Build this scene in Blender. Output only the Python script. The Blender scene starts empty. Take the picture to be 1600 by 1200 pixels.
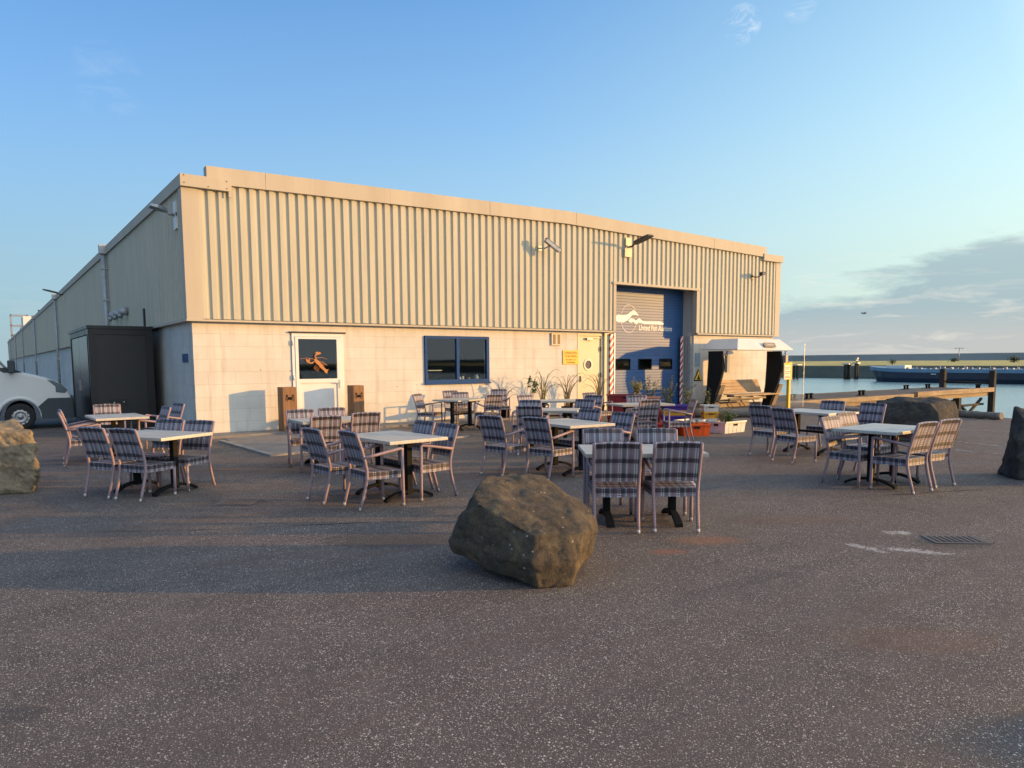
import bpy, bmesh, math, random
from mathutils import Vector, Matrix, noise
R = math.radians
sc = bpy.context.scene
COL = sc.collection

# ---------------------------------------------------------------- camera
CAMX, CAMY, CAMZ = -3.8808, -17.6271, 1.65
cam = bpy.data.cameras.new('camera'); camo = bpy.data.objects.new('camera', cam); COL.objects.link(camo)
yaw, pitch, roll = 0.6294, 0.0948, -0.0063
F = Vector((math.sin(yaw)*math.cos(pitch), math.cos(yaw)*math.cos(pitch), -math.sin(pitch)))
Rt = Vector((math.cos(yaw), -math.sin(yaw), 0)); U = Rt.cross(F)
c_, s_ = math.cos(roll), math.sin(roll)
R2 = c_*Rt + s_*U; U2 = -s_*Rt + c_*U
M = Matrix((R2, U2, -F)).transposed().to_4x4(); M.translation = (CAMX, CAMY, CAMZ)
camo.matrix_world = M
cam.sensor_width = 36; cam.lens = 1128.99/1600*36; cam.shift_y = 73.57/1600
cam.clip_end = 6000; cam.clip_start = 0.05
sc.camera = camo

# ---------------------------------------------------------------- sky and sun
SUN_AZ, SUN_EL = -36.0, 7.0
w = bpy.data.worlds.new('World'); sc.world = w; w.use_nodes = True
nt = w.node_tree; nt.nodes.clear()
class NT:
    def __init__(s, tree): s.t = tree
    def n(s, typ, **k):
        x = s.t.nodes.new(typ)
        for a, b in k.items(): setattr(x, a, b)
        return x
    def l(s, a, b): s.t.links.new(a, b)
    def put(s, sock, v):
        if isinstance(v, bpy.types.NodeSocket): s.l(v, sock)
        else: sock.default_value = v
    def math(s, op, a, b=0.0, c=None, clamp=False):
        x = s.n('ShaderNodeMath', operation=op); x.use_clamp = clamp
        s.put(x.inputs[0], a); s.put(x.inputs[1], b)
        if c is not None: s.put(x.inputs[2], c)
        return x.outputs[0]
    def ramp(s, fac, stops, interp='LINEAR'):
        x = s.n('ShaderNodeValToRGB'); cr = x.color_ramp; cr.interpolation = interp
        while len(cr.elements) < len(stops): cr.elements.new(0.5)
        for e, (p, c) in zip(cr.elements, stops):
            e.position = p; e.color = (c[0], c[1], c[2], 1) if not isinstance(c, (int, float)) else (c, c, c, 1)
        s.put(x.inputs[0], fac); return x.outputs[0]
    def mix(s, fac, a, b, blend='MIX'):
        x = s.n('ShaderNodeMix', data_type='RGBA', blend_type=blend)
        s.put(x.inputs[0], fac)
        for i, v in ((6, a), (7, b)):
            if isinstance(v, tuple): v = (v[0], v[1], v[2], 1)
            s.put(x.inputs[i], v)
        return x.outputs[2]
    def noise(s, vec, scale, detail=4, rough=.55, dist=0, out=0):
        x = s.n('ShaderNodeTexNoise'); s.put(x.inputs['Vector'], vec); x.inputs['Scale'].default_value = scale
        x.inputs['Detail'].default_value = detail; x.inputs['Roughness'].default_value = rough; x.inputs['Distortion'].default_value = dist
        return x.outputs[out]
    def mapping(s, vec, loc=(0,0,0), rot=(0,0,0), scl=(1,1,1)):
        x = s.n('ShaderNodeMapping'); s.put(x.inputs[0], vec); x.inputs[1].default_value = loc
        x.inputs[2].default_value = rot; x.inputs[3].default_value = scl; return x.outputs[0]
    def sep(s, vec):
        x = s.n('ShaderNodeSeparateXYZ'); s.put(x.inputs[0], vec); return x.outputs
    def comb(s, a, b, c=0.0):
        x = s.n('ShaderNodeCombineXYZ')
        for i, v in enumerate((a, b, c)): s.put(x.inputs[i], v)
        return x.outputs[0]
    def bump(s, h, strength=.3, dist=.01):
        x = s.n('ShaderNodeBump'); s.put(x.inputs['Height'], h); x.inputs['Strength'].default_value = strength
        x.inputs['Distance'].default_value = dist; return x.outputs[0]
W = NT(nt)
sky = W.n('ShaderNodeTexSky', sky_type='NISHITA'); sky.sun_disc = False
sky.sun_elevation = R(SUN_EL); sky.sun_rotation = R(90 - SUN_AZ)
sky.altitude = 0; sky.air_density = 1.0; sky.dust_density = 0.5; sky.ozone_density = 3.0
SKYS = 0.15
tc = W.n('ShaderNodeTexCoord').outputs['Generated']
d = W.sep(tc)
right = W.math('ADD', W.math('MULTIPLY', d[0], Rt.x), W.math('MULTIPLY', d[1], Rt.y))
elev = d[2]
nz = W.noise(W.mapping(tc, scl=(1, 1, 3.2)), 3.2, 8, .62, .3)
nf = W.noise(W.mapping(tc, scl=(1, 1, 7)), 9, 6, .62, .4)
edge = W.math('ADD', 0.045, W.math('MULTIPLY', W.math('MAXIMUM', W.math('SUBTRACT', right, .12), 0), .24))
edge = W.math('ADD', edge, W.math('MULTIPLY', W.math('SUBTRACT', nz, .5), .20))
bank = W.math('MULTIPLY', W.math('SUBTRACT', edge, elev), 42, clamp=True)
low = W.math('SUBTRACT', 1.0, W.math('MULTIPLY', W.math('ABSOLUTE', W.math('SUBTRACT', elev, .05)), 9.0), clamp=True)
wisps = W.ramp(nf, [(.53, 0), (.72, 1)])
hi_n = W.noise(W.mapping(tc, loc=(.3, .1, 0), rot=(0, 0, .5), scl=(1.2, 2.6, 9)), 2.6, 9, .65, .8)
cirrus = W.math('MULTIPLY', W.ramp(hi_n, [(.70, 0), (.86, 1)]), .35)
bankcol = W.ramp(elev, [(0.0, (.215, .210, .21)), (.03, (.20, .205, .215)), (.065, (.135, .185, .215)), (.12, (.150, .205, .230)), (.2, (.22, .26, .265))])
soft = W.math('MULTIPLY', bank, .80)
rightm = W.ramp(right, [(.0, .15), (.3, 1)])
soft = W.math('MULTIPLY', soft, rightm)
skyc = W.n('ShaderNodeVectorMath', operation='SCALE'); W.l(sky.outputs[0], skyc.inputs[0]); skyc.inputs[3].default_value = SKYS
rn = W.math('ADD', W.math('MULTIPLY', right, .5), .5)
sk_t = W.mix(1.0, skyc.outputs[0], W.ramp(rn, [(.2, (.55, .79, 1.02)), (.5, (.88, 1.10, 1.27)), (.8, (1.75, 1.5, 1.15))]), 'MULTIPLY')
CS = 1.0
bs = W.n('ShaderNodeVectorMath', operation='SCALE'); W.l(bankcol, bs.inputs[0]); bs.inputs[3].default_value = CS
hazef = W.ramp(elev, [(0.0, .95), (.12, .80), (.30, .32), (.50, 0)])
sk2 = W.mix(hazef, sk_t, W.ramp(rn, [(.2, (.150, .215, .250)), (.5, (.20, .27, .29)), (.8, (.27, .32, .29))]))
c1 = W.mix(soft, sk2, bs.outputs[0])
wf = W.math('MULTIPLY', W.math('MULTIPLY', wisps, low), W.math('MULTIPLY', rightm, .55))
c2 = W.mix(wf, c1, (.42, .38, .33))
c3 = W.mix(cirrus, c2, (.42, .44, .46))
wn_ = W.ramp(W.noise(W.mapping(tc, rot=(.3, .2, .5), scl=(1, 1, 2.5)), 22, 8, .7, .6), [(.46, 0), (.66, 1)])
for vec, r0, k_ in (((.7371, .5524, .3894), .99975, .6), ((.1293, .9408, .3132), .9990, .06), ((.77, .50, .40), .9998, .3)):
    dn_ = W.n('ShaderNodeVectorMath', operation='DOT_PRODUCT'); W.l(tc, dn_.inputs[0]); dn_.inputs[1].default_value = Vector(vec).normalized()
    c3 = W.mix(W.math('MULTIPLY', W.math('MULTIPLY', W.ramp(W.math('MULTIPLY', W.math('SUBTRACT', dn_.outputs['Value'], r0), 1/(1-r0), clamp=True), [(0, 0), (.7, 1)]), wn_), k_), c3, (.46, .46, .46))
# glow added to the sky behind and sunward of the viewer, lifts ambient light
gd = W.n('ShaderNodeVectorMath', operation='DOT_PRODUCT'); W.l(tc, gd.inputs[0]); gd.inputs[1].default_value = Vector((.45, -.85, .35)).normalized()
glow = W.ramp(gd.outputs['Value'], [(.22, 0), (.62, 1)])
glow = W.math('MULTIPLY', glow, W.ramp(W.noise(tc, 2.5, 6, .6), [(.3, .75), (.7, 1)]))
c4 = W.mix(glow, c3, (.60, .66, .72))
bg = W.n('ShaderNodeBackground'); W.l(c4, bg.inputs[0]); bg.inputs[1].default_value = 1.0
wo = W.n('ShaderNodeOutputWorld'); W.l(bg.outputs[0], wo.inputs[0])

sun = bpy.data.lights.new('sun', 'SUN'); sun.energy = 2.8; sun.angle = R(0.9); sun.color = (1.0, 0.53, 0.14)
suno = bpy.data.objects.new('sun', sun); COL.objects.link(suno)
sd = Vector((math.cos(R(SUN_AZ))*math.cos(R(SUN_EL)), math.sin(R(SUN_AZ))*math.cos(R(SUN_EL)), math.sin(R(SUN_EL))))
suno.rotation_euler = sd.to_track_quat('Z', 'Y').to_euler()
sc.view_settings.view_transform = 'Standard'; sc.view_settings.look = 'None'
sc.view_settings.exposure = 1.3; sc.view_settings.gamma = 1
sc.render.engine = 'CYCLES'

# ---------------------------------------------------------------- helpers
class MB:
    """collects faces; build() links them as ONE mesh object"""
    def __init__(s): s.v = []; s.f = []; s.m = []; s.uv = []; s.sm = []
    def face(s, pts, mat=0, uv=None, smooth=False):
        b = len(s.v); s.v += [tuple(p) for p in pts]; s.f.append(tuple(range(b, b+len(pts)))); s.m.append(mat)
        s.uv.append(uv or [(0, 0)]*len(pts)); s.sm.append(smooth)
    def box(s, x0, x1, y0, y1, z0, z1, mat=0, M=None, uvs=False):
        P = [(x0,y0,z0),(x1,y0,z0),(x1,y1,z0),(x0,y1,z0),(x0,y0,z1),(x1,y0,z1),(x1,y1,z1),(x0,y1,z1)]
        if M is not None: Q = [tuple(M @ Vector(p)) for p in P]
        else: Q = P
        for q, (a, b) in (((0,3,2,1),(0,1)),((4,5,6,7),(0,1)),((0,1,5,4),(0,2)),((2,3,7,6),(0,2)),((1,2,6,5),(1,2)),((3,0,4,7),(1,2))):
            s.face([Q[i] for i in q], mat, [(P[i][a], P[i][b]) for i in q])
    def grid(s, rows, mat=0, closed=False, uvf=None, smooth=True):
        """rows of points -> shared-vertex surface"""
        b = len(s.v); nr = len(rows); nc = len(rows[0])
        for r in rows: s.v += [tuple(p) for p in r]
        for i in range(nr-1):
            for j in range(nc if closed else nc-1):
                k = (j+1) % nc
                s.f.append((b+i*nc+j, b+i*nc+k, b+(i+1)*nc+k, b+(i+1)*nc+j)); s.m.append(mat); s.sm.append(smooth)
                s.uv.append([uvf(i, j), uvf(i, j+1), uvf(i+1, j+1), uvf(i+1, j)] if uvf else [(0, 0)]*4)
    def tube(s, path, rad, seg=8, mat=0, caps=True, flat=1.0, smooth=True):
        path = [Vector(p) for p in path]; n = len(path)
        rads = rad if isinstance(rad, (list, tuple)) else [rad]*n
        rows = []; L = [0]
        for i in range(1, n): L.append(L[-1]+(path[i]-path[i-1]).length)
        up = None
        for i in range(n):
            t = (path[min(i+1, n-1)]-path[max(i-1, 0)]).normalized()
            if up is None:
                ref = Vector((0, 0, 1)) if abs(t.z) < .9 else Vector((1, 0, 0))
                up = (ref - t*ref.dot(t)).normalized()
            else: up = (up - t*up.dot(t)).normalized()
            sd_ = t.cross(up)
            rows.append([path[i]+(up*math.cos(a)+sd_*math.sin(a)*flat)*rads[i] for a in [2*math.pi*(j+.5)/seg for j in range(seg)]])
        s.grid(rows, mat, True, lambda i, j: (j/seg*.12, L[i]), smooth)
        if caps:
            s.face(list(reversed(rows[0])), mat); s.face(rows[-1], mat)
    def cyl(s, c, r, h, seg=16, mat=0, axis='z', r2=None):
        c = Vector(c); ax = {'x': Vector((1,0,0)), 'y': Vector((0,1,0)), 'z': Vector((0,0,1))}[axis]
        s.tube([c, c+ax*h], [r, r if r2 is None else r2], seg, mat)
    def prism(s, poly, z0, z1, mat=0, f=None, side=None):
        """poly in (a,b); f maps (a,b,c)->xyz"""
        f = f or (lambda a, b, c: (a, b, c))
        s.face([f(a, b, z1) for a, b in poly], mat); s.face([f(a, b, z0) for a, b in reversed(poly)], mat)
        n = len(poly)
        for i in range(n):
            a, b = poly[i], poly[(i+1) % n]
            s.face([f(a[0], a[1], z0), f(b[0], b[1], z0), f(b[0], b[1], z1), f(a[0], a[1], z1)], mat if side is None else side)
    def build(s, name, mats, parent=None, bevel=0, loc=None, merge=False, weld=True, recalc=True):
        me = bpy.data.meshes.new(name); me.from_pydata(s.v, [], s.f)
        uvl = me.uv_layers.new(name='UVMap')
        k = 0
        for fi, u in enumerate(s.uv):
            for c in u: uvl.data[k].uv = c; k += 1
        for p, mi, sm in zip(me.polygons, s.m, s.sm): p.material_index = mi; p.use_smooth = sm
        if not isinstance(mats, (list, tuple)): mats = [mats]
        for m in mats: me.materials.append(m)
        if weld or recalc:
            bm = bmesh.new(); bm.from_mesh(me)
            if weld: bmesh.ops.remove_doubles(bm, verts=bm.verts, dist=1e-5)
            if recalc: bmesh.ops.recalc_face_normals(bm, faces=bm.faces)
            if bevel:
                es = [e for e in bm.edges if len(e.link_faces) == 2 and e.calc_face_angle(0) > .6]
                bmesh.ops.bevel(bm, geom=es, offset=bevel, segments=2, affect='EDGES', profile=.6)
            bm.to_mesh(me); bm.free()
        o = bpy.data.objects.new(name, me); COL.objects.link(o)
        if parent is not None: o.parent = parent
        if loc is not None: o.location = loc
        return o

def tag(o, label=None, cat=None, group=None, kind=None):
    if label: o['label'] = label
    if cat: o['category'] = cat
    if group: o['group'] = group
    if kind: o['kind'] = kind
    return o
def thing(name, label, cat, loc=(0,0,0), rz=0, group=None):
    o = bpy.data.objects.new(name, None); COL.objects.link(o); o.empty_display_size = .1
    o.location = loc; o.rotation_euler = (0, 0, rz); return tag(o, label, cat, group)
def kids(o): return [c for c in bpy.data.objects if c.parent == o]
def copy_tree(o, parent=None):
    c = o.copy(); COL.objects.link(c); c.parent = parent
    for ch in kids(o): copy_tree(ch, c)
    return c
def struct(o): o['kind'] = 'structure'; return o

# ---------------------------------------------------------------- materials
def mat(name, col, rough=.6, metal=0, spec=.5, fn=None, trans=0, alpha=None):
    m = bpy.data.materials.new(name); m.use_nodes = True
    b = m.node_tree.nodes['Principled BSDF']
    b.inputs['Base Color'].default_value = (col[0], col[1], col[2], 1)
    b.inputs['Roughness'].default_value = rough; b.inputs['Metallic'].default_value = metal
    b.inputs['Specular IOR Level'].default_value = spec
    if trans: b.inputs['Transmission Weight'].default_value = trans
    if fn: fn(NT(m.node_tree), b)
    return m
def varied(col, amt=.25, scale=3, rough=.6, bump=.2, bscale=40, metal=0, streak=False, spec=.4, name='paint', bd=.004, dirt=None):
    def fn(t, b):
        P = t.n('ShaderNodeTexCoord').outputs['Object']
        if streak: P2 = t.mapping(P, scl=(1, 1, .12))
        else: P2 = P
        n = t.noise(P2, scale, 6, .6)
        lo = tuple(c*(1-amt) for c in col); hi = tuple(min(1, c*(1+amt*.6)) for c in col)
        c = t.ramp(n, [(.3, lo), (.7, hi)])
        if dirt:
            c = t.mix(t.math('MULTIPLY', t.ramp(t.noise(P2, scale*2.3, 8, .7), [(.52, 0), (.75, 1)]), dirt[1]), c, dirt[0])
        t.l(c, b.inputs['Base Color'])
        t.l(t.bump(t.noise(P, bscale, 4), bump, bd), b.inputs['Normal'])
        r = t.ramp(n, [(.2, max(0, rough-.1)), (.8, min(1, rough+.1))]); t.l(r, b.inputs['Roughness'])
    return mat(name, col, rough, metal, spec, fn)

def asphalt_fn(t, b):
    P = t.n('ShaderNodeTexCoord').outputs['Object']
    big = t.noise(P, .35, 5, .6); mid = t.noise(P, 2.2, 6, .6)
    base = t.ramp(mid, [(.25, (.060, .050, .044)), (.75, (.132, .110, .096))])
    base = t.mix(t.ramp(big, [(.35, 0), (.65, .55)]), base, (.108, .088, .075))
    def chips(scale, thr, off):
        v = t.n('ShaderNodeTexVoronoi'); v.inputs['Scale'].default_value = scale
        t.put(v.inputs['Vector'], t.mapping(P, loc=(off, off, 0), scl=(1, 1, .3)))
        s3 = t.sep(v.outputs['Color'])
        sel = t.math('GREATER_THAN', s3[0], thr)
        blob = t.math('LESS_THAN', v.outputs['Distance'], t.math('ADD', .12, t.math('MULTIPLY', s3[1], .28)))
        return t.math('MULTIPLY', sel, blob), s3[2], v.outputs['Distance']
    a, ac, ad = chips(105, .15, 0.0); a2, ac2, ad2 = chips(150, .12, 3.3); a3, ac3, ad3 = chips(70, .55, 7.7)
    wear = t.ramp(t.noise(P, .8, 5, .65), [(.3, .5), (.62, 1)])
    col1 = t.ramp(ac, [(0, (.14, .108, .088)), (.45, (.34, .27, .22)), (.8, (.58, .48, .40)), (1, (.88, .80, .70))])
    c = t.mix(t.math('MULTIPLY', a, wear), base, col1)
    c = t.mix(t.math('MULTIPLY', a2, wear), c, t.ramp(ac2, [(0, (.12, .094, .078)), (.6, (.32, .255, .21)), (1, (.64, .55, .47))]))
    c = t.mix(t.math('MULTIPLY', a3, wear), c, t.ramp(ac3, [(0, (.02, .017, .016)), (.35, (.06, .05, .045)), (.6, (.26, .20, .165)), (1, (.80, .72, .62))]))
    strk = t.noise(t.mapping(P, rot=(0, 0, R(36)), scl=(.22, 2.4, 1)), 1.3, 7, .65)
    c = t.mix(t.ramp(strk, [(.50, 0), (.70, .55)]), c, (.125, .085, .065))
    c = t.mix(t.ramp(strk, [(.28, .5), (.44, 0)]), c, (.060, .054, .052))
    # rust and pale spills with their own shapes
    S = t.sep(P)
    dn = t.noise(P, 9, 8, .75); dn2 = t.noise(P, 34, 6, .8)
    def blob(cx, cy, rx, ry, rot, soft=1.0, fine=0.0):
        dx = t.math('SUBTRACT', S[0], cx); dy = t.math('SUBTRACT', S[1], cy); co, si = math.cos(rot), math.sin(rot)
        q = (t.math('ADD', t.math('MULTIPLY', dx, co/rx), t.math('MULTIPLY', dy, si/rx)), t.math('ADD', t.math('MULTIPLY', dx, -si/ry), t.math('MULTIPLY', dy, co/ry)))
        r2 = t.math('ADD', t.math('MULTIPLY', q[0], q[0]), t.math('MULTIPLY', q[1], q[1]))
        r2 = t.math('ADD', r2, t.math('MULTIPLY', t.math('SUBTRACT', dn, .5), 2.4*soft))
        if fine: r2 = t.math('ADD', r2, t.math('MULTIPLY', t.math('SUBTRACT', dn2, .5), fine))
        return t.ramp(r2, [(0.0, 1), (.35, .7), (1, 0)]) if not fine else t.ramp(r2, [(.3, 1), (.8, 0)])
    for (cx, cy, rx, ry, rot, colr, k) in (
        (1.45, -13.4, .42, .20, R(-36), (.34, .125, .035), .42), (.85, -13.45, .2, .1, R(-36), (.38, .10, .03), .42), (.48, -15.68, .6, .28, R(-36), (.20, .09, .045), .28),
        (2.9, -13.4, .9, .35, R(-36), (.14, .075, .05), .4), (-1.0, -6.0, 2.2, .5, R(-36), (.15, .085, .055), .5), (9.5, -12.0, 1.6, .6, R(-50), (.15, .085, .06), .4)):
        c = t.mix(t.math('MULTIPLY', blob(cx, cy, rx, ry, rot), k), c, colr)
    for (cx, cy, rx, ry, rot) in ((2.32, -14.42, .2, .045, R(-95)), (2.56, -14.72, .3, .055, R(-60)), (3.12, -14.3, .14, .06, R(-36))):
        c = t.mix(t.math('MULTIPLY', blob(cx, cy, rx*1.0, ry*1.3, rot, 2.2, 9.0), .75), c, (.50, .48, .45))
    for (cx, cy, rx, ry) in ((-3.9, -13.55, .25, .12), (3.1, -14.8, .5, .28), (-.9, -11.6, .8, .4), (-1.52, -8.78, .55, .32)):
        c = t.mix(t.math('MULTIPLY', blob(cx, cy, rx, ry, R(-36), 1.4, 1.5), .45), c, (.035, .033, .034))
    # cracks
    v = t.n('ShaderNodeTexVoronoi', feature='DISTANCE_TO_EDGE'); v.inputs['Scale'].default_value = .22
    wn = t.n('ShaderNodeMixRGB'); 
    t.put(v.inputs['Vector'], t.mix(.07, P, t.noise(P, 1.5, 6, .7, out=1)))
    cr = t.math('LESS_THAN', v.outputs['Distance'], .0022)
    crm = t.math('MULTIPLY', cr, 0.0)
    c = t.mix(crm, c, (.022, .02, .02))
    t.l(c, b.inputs['Base Color'])
    h = t.math('ADD', t.math('ADD', t.math('MULTIPLY', a, .5), t.math('MULTIPLY', a3, .8)), t.math('MULTIPLY', t.noise(P, 90, 3, .7), 1.0))
    t.l(t.bump(h, .9, .014), b.inputs['Normal'])
    b.inputs['Roughness'].default_value = .8
M_ASPH = mat('asphalt', (.07, .065, .065), .85, 0, .35, asphalt_fn)

def block_fn(axis):
    def fn(t, b):
        P = t.n('ShaderNodeTexCoord').outputs['Object']; S = t.sep(P)
        vec = t.comb(S[0] if axis == 'x' else S[1], S[2], 0.0)
        br = t.n('ShaderNodeTexBrick'); t.l(vec, br.inputs['Vector']); br.offset = .5
        br.inputs['Scale'].default_value = 1; br.inputs['Brick Width'].default_value = .60; br.inputs['Row Height'].default_value = .294
        br.inputs['Mortar Size'].default_value = .006; br.inputs['Mortar Smooth'].default_value = .6; br.inputs['Bias'].default_value = 0
        br.inputs['Color1'].default_value = (1, 1, 1, 1); br.inputs['Color2'].default_value = (.92, .92, .92, 1); br.inputs['Mortar'].default_value = (.88, .87, .85, 1)
        n = t.noise(P, 1.1, 6, .6)
        c = t.ramp(n, [(.3, (.50, .48, .43)), (.7, (.615, .595, .54))])
        c = t.mix(.85, c, br.outputs['Color'], 'MULTIPLY')
        streak = t.noise(t.mapping(P, scl=(5, 5, .35)), 1.0, 7, .7)
        c = t.mix(t.ramp(streak, [(.50, 0), (.74, .55)]), c, (.36, .30, .25))
        low = t.ramp(S[2], [(0.0, .6), (.12, .0)])
        c = t.mix(t.math('MULTIPLY', low, t.ramp(t.noise(P, 9, 5), [(.4, 0), (.6, 1)])), c, (.30, .28, .26))
        # rust flecks
        v = t.n('ShaderNodeTexVoronoi'); v.inputs['Scale'].default_value = 3.1; t.l(P, v.inputs['Vector'])
        fl = t.math('MULTIPLY', t.math('LESS_THAN', v.outputs['Distance'], .055), t.math('GREATER_THAN', t.sep(v.outputs['Color'])[0], .55))
        c = t.mix(t.math('MULTIPLY', fl, .7), c, (.16, .07, .035))
        t.l(c, b.inputs['Base Color'])
        h = t.math('ADD', t.math('MULTIPLY', br.outputs['Fac'], -1.2), t.math('ADD', t.math('MULTIPLY', t.noise(P, 45, 4), .55), t.math('MULTIPLY', t.noise(P, 6, 3), .35)))
        t.l(t.bump(h, .5, .008), b.inputs['Normal'])
    return fn
M_BLOCKX = mat('painted_block', (.7, .68, .64), .75, 0, .3, block_fn('x'))
M_BLOCKY = mat('painted_block_side', (.7, .68, .64), .75, 0, .3, block_fn('y'))

def clad_fn(t, b):
    P = t.n('ShaderNodeTexCoord').outputs['Object']
    st = t.noise(t.mapping(P, scl=(3.5, 3.5, .22)), 1.6, 7, .65)
    c = t.ramp(st, [(.3, (.395, .375, .290)), (.7, (.49, .465, .365))])
    sp = t.noise(P, 30, 5, .7)
    c = t.mix(t.ramp(sp, [(.62, 0), (.78, .45)]), c, (.25, .2, .15))
    top = t.noise(t.mapping(P, scl=(8, 8, .5)), 1.0, 4, .6)
    c = t.mix(t.math('MULTIPLY', t.ramp(top, [(.6, 0), (.75, .35)]), 1.0), c, (.28, .25, .20))
    t.l(c, b.inputs['Base Color'])
    t.l(t.ramp(st, [(.2, .58), (.8, .75)]), b.inputs['Roughness'])
    t.l(t.bump(t.noise(t.mapping(P, scl=(1, 1, .6)), 2.2, 3), .18, .03), b.inputs['Normal'])
M_CLAD = mat('corrugated_steel', (.45, .42, .35), .65, 0, .25, clad_fn)
M_FASC = varied((.44, .395, .31), .12, 1.2, .7, .1, 3, spec=.2, name='fascia_sheet', bd=.02, dirt=((.36, .30, .22), .4), streak=True)
M_CLADG = M_CLAD
M_WHITEP = varied((.66, .64, .60), .06, 2, .45, .05, 20, name='white_plastic')
M_CREAM = varied((.52, .45, .31), .06, 2, .45, .05, 20, name='cream_paint')
M_BLUEF = varied((.012, .055, .17), .2, 3, .7, .05, 20, spec=.2, name='blue_frame')
M_GREYM = varied((.30, .31, .32), .15, 3, .4, .1, 20, metal=.6, name='grey_metal')
M_GALV = varied((.36, .37, .37), .2, 6, .45, .1, 30, metal=.2, name='galvanised_steel')
M_DARKM = varied((.03, .03, .032), .2, 6, .45, .1, 60, name='dark_metal', metal=.3)
M_BLACK = varied((.012, .012, .013), .2, 6, .8, .1, 60, spec=.12, name='black_paint')
M_WHITE = mat('white_marking', (.75, .74, .70), .5)
M_RUB = varied((.018, .018, .02), .2, 20, .85, .3, 80, name='rubber')
def glass_mat(name, col=(.8, .85, .85), rough=.02):
    m = bpy.data.materials.new(name); m.use_nodes = True; t = NT(m.node_tree); m.node_tree.nodes.clear()
    tr = t.n('ShaderNodeBsdfTransparent'); tr.inputs[0].default_value = (*col, 1)
    gl = t.n('ShaderNodeBsdfGlossy'); gl.inputs['Roughness'].default_value = rough
    fr = t.n('ShaderNodeLayerWeight'); fr.inputs[0].default_value = .5
    mx = t.n('ShaderNodeMixShader'); t.l(t.math('ADD', t.math('MULTIPLY', t.math('POWER', fr.outputs[1], 4.0), .7), .035), mx.inputs[0])
    t.l(tr.outputs[0], mx.inputs[1]); t.l(gl.outputs[0], mx.inputs[2])
    o = t.n('ShaderNodeOutputMaterial'); t.l(mx.outputs[0], o.inputs[0]); return m
M_GLASS = glass_mat('window_glass')
M_GLASSC = glass_mat('clear_glass', (.93, .96, .96), .0)

# ---------------------------------------------------------------- ground, water, far shore
EDGE = [(14.5, -60), (17.0, -25), (18.4, -14), (19.5, -9), (22.7, -.6), (23.6, 4), (24.5, 12), (26, 40), (34, 190)]
g = MB()
gx = [-900, -300, -100, -40, -15, -6, 0, 6]
rows = []
land = [(-900, -60)] + EDGE[:1]
poly = [(-900, -60)] + EDGE + [(-900, 190)]
g.face([(x, y, 0) for x, y in poly], 0)
g.face([(-900, -400, 0), (14.5, -400, 0), (14.5, -60, 0), (-900, -60, 0)], 0)
g.face([(-900, 190, 0), (34, 190, 0), (60, 900, 0), (-900, 900, 0)], 0)
struct(g.build('ground', M_ASPH))
q = MB()
E2 = [(14.5, -400)] + EDGE + [(60, 900)]
for a, b in zip(E2[:-1], E2[1:]): q.face([(a[0], a[1], -.004), (a[0], a[1], -6), (b[0], b[1], -6), (b[0], b[1], -.004)])
struct(q.build('quay_wall', varied((.18, .16, .13), .35, 2, .8, .5, 20, name='quay_concrete')))
def water_fn(t, b):
    P = t.n('ShaderNodeTexCoord').outputs['Object']
    n1 = t.noise(t.mapping(P, rot=(0, 0, .3), scl=(1, 2.2, 1)), .9, 6, .6)
    n2 = t.noise(t.mapping(P, rot=(0, 0, .3), scl=(.12, .4, 1)), .35, 4, .6)
    t.l(t.bump(t.math('ADD', n1, t.math('MULTIPLY', n2, 1.2)), .55, .25), b.inputs['Normal'])
M_WATER = mat('harbour_water', (.30, .40, .36), .18, 0, .6, water_fn)
wt = MB(); wt.face([(-2500, -2500, -2.5), (3500, -2500, -2.5), (3500, 3500, -2.5), (-2500, 3500, -2.5)])
struct(wt.build('water', M_WATER))
def bank_mesh(name, prof, m, y0=-900, y1=1500, n=240, jitter=0.0, seed=1):
    random.seed(seed); b = MB(); rows = []
    for i in range(n+1):
        y = y0+(y1-y0)*i/n; r = []
        for x, z in prof:
            k = noise.noise(Vector((x*.05, y*.012, seed*3.1)))
            k2 = noise.noise(Vector((x*.3, y*.09, seed*7.1)))
            r.append((x+k*6+k2*1.2*jitter, y, z + (k2*.12*jitter if z > -2 else 0)))
        rows.append(r)
    b.grid(rows, 0, False, None, False); return struct(b.build(name, m, recalc=False))
M_BANK = varied((.042, .055, .042), .35, .15, .95, .6, 1.2, name='bank_stone', bd=.3)
M_GRASS = varied((.46, .38, .12), .4, .06, .95, .6, .8, name='meadow_grass', bd=.3, dirt=((.10, .12, .05), .7))
M_DIKE = varied((.15, .165, .15), .2, .02, 1, .3, .2, name='dike_grass', bd=.5)
bank_mesh('far_bank', [(152, -4), (156, -2.2), (163, .25), (167, .35)], M_BANK, jitter=1, seed=1)
bank_mesh('meadow', [(166.5, .33), (220, .7), (300, 1.0), (424, 1.2)], M_GRASS, jitter=1.5, seed=1)
bank_mesh('dike', [(423, 1.1), (432, 4.9), (440, 5.2), (2400, 5.2)], M_DIKE, jitter=.6, seed=1)
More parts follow.
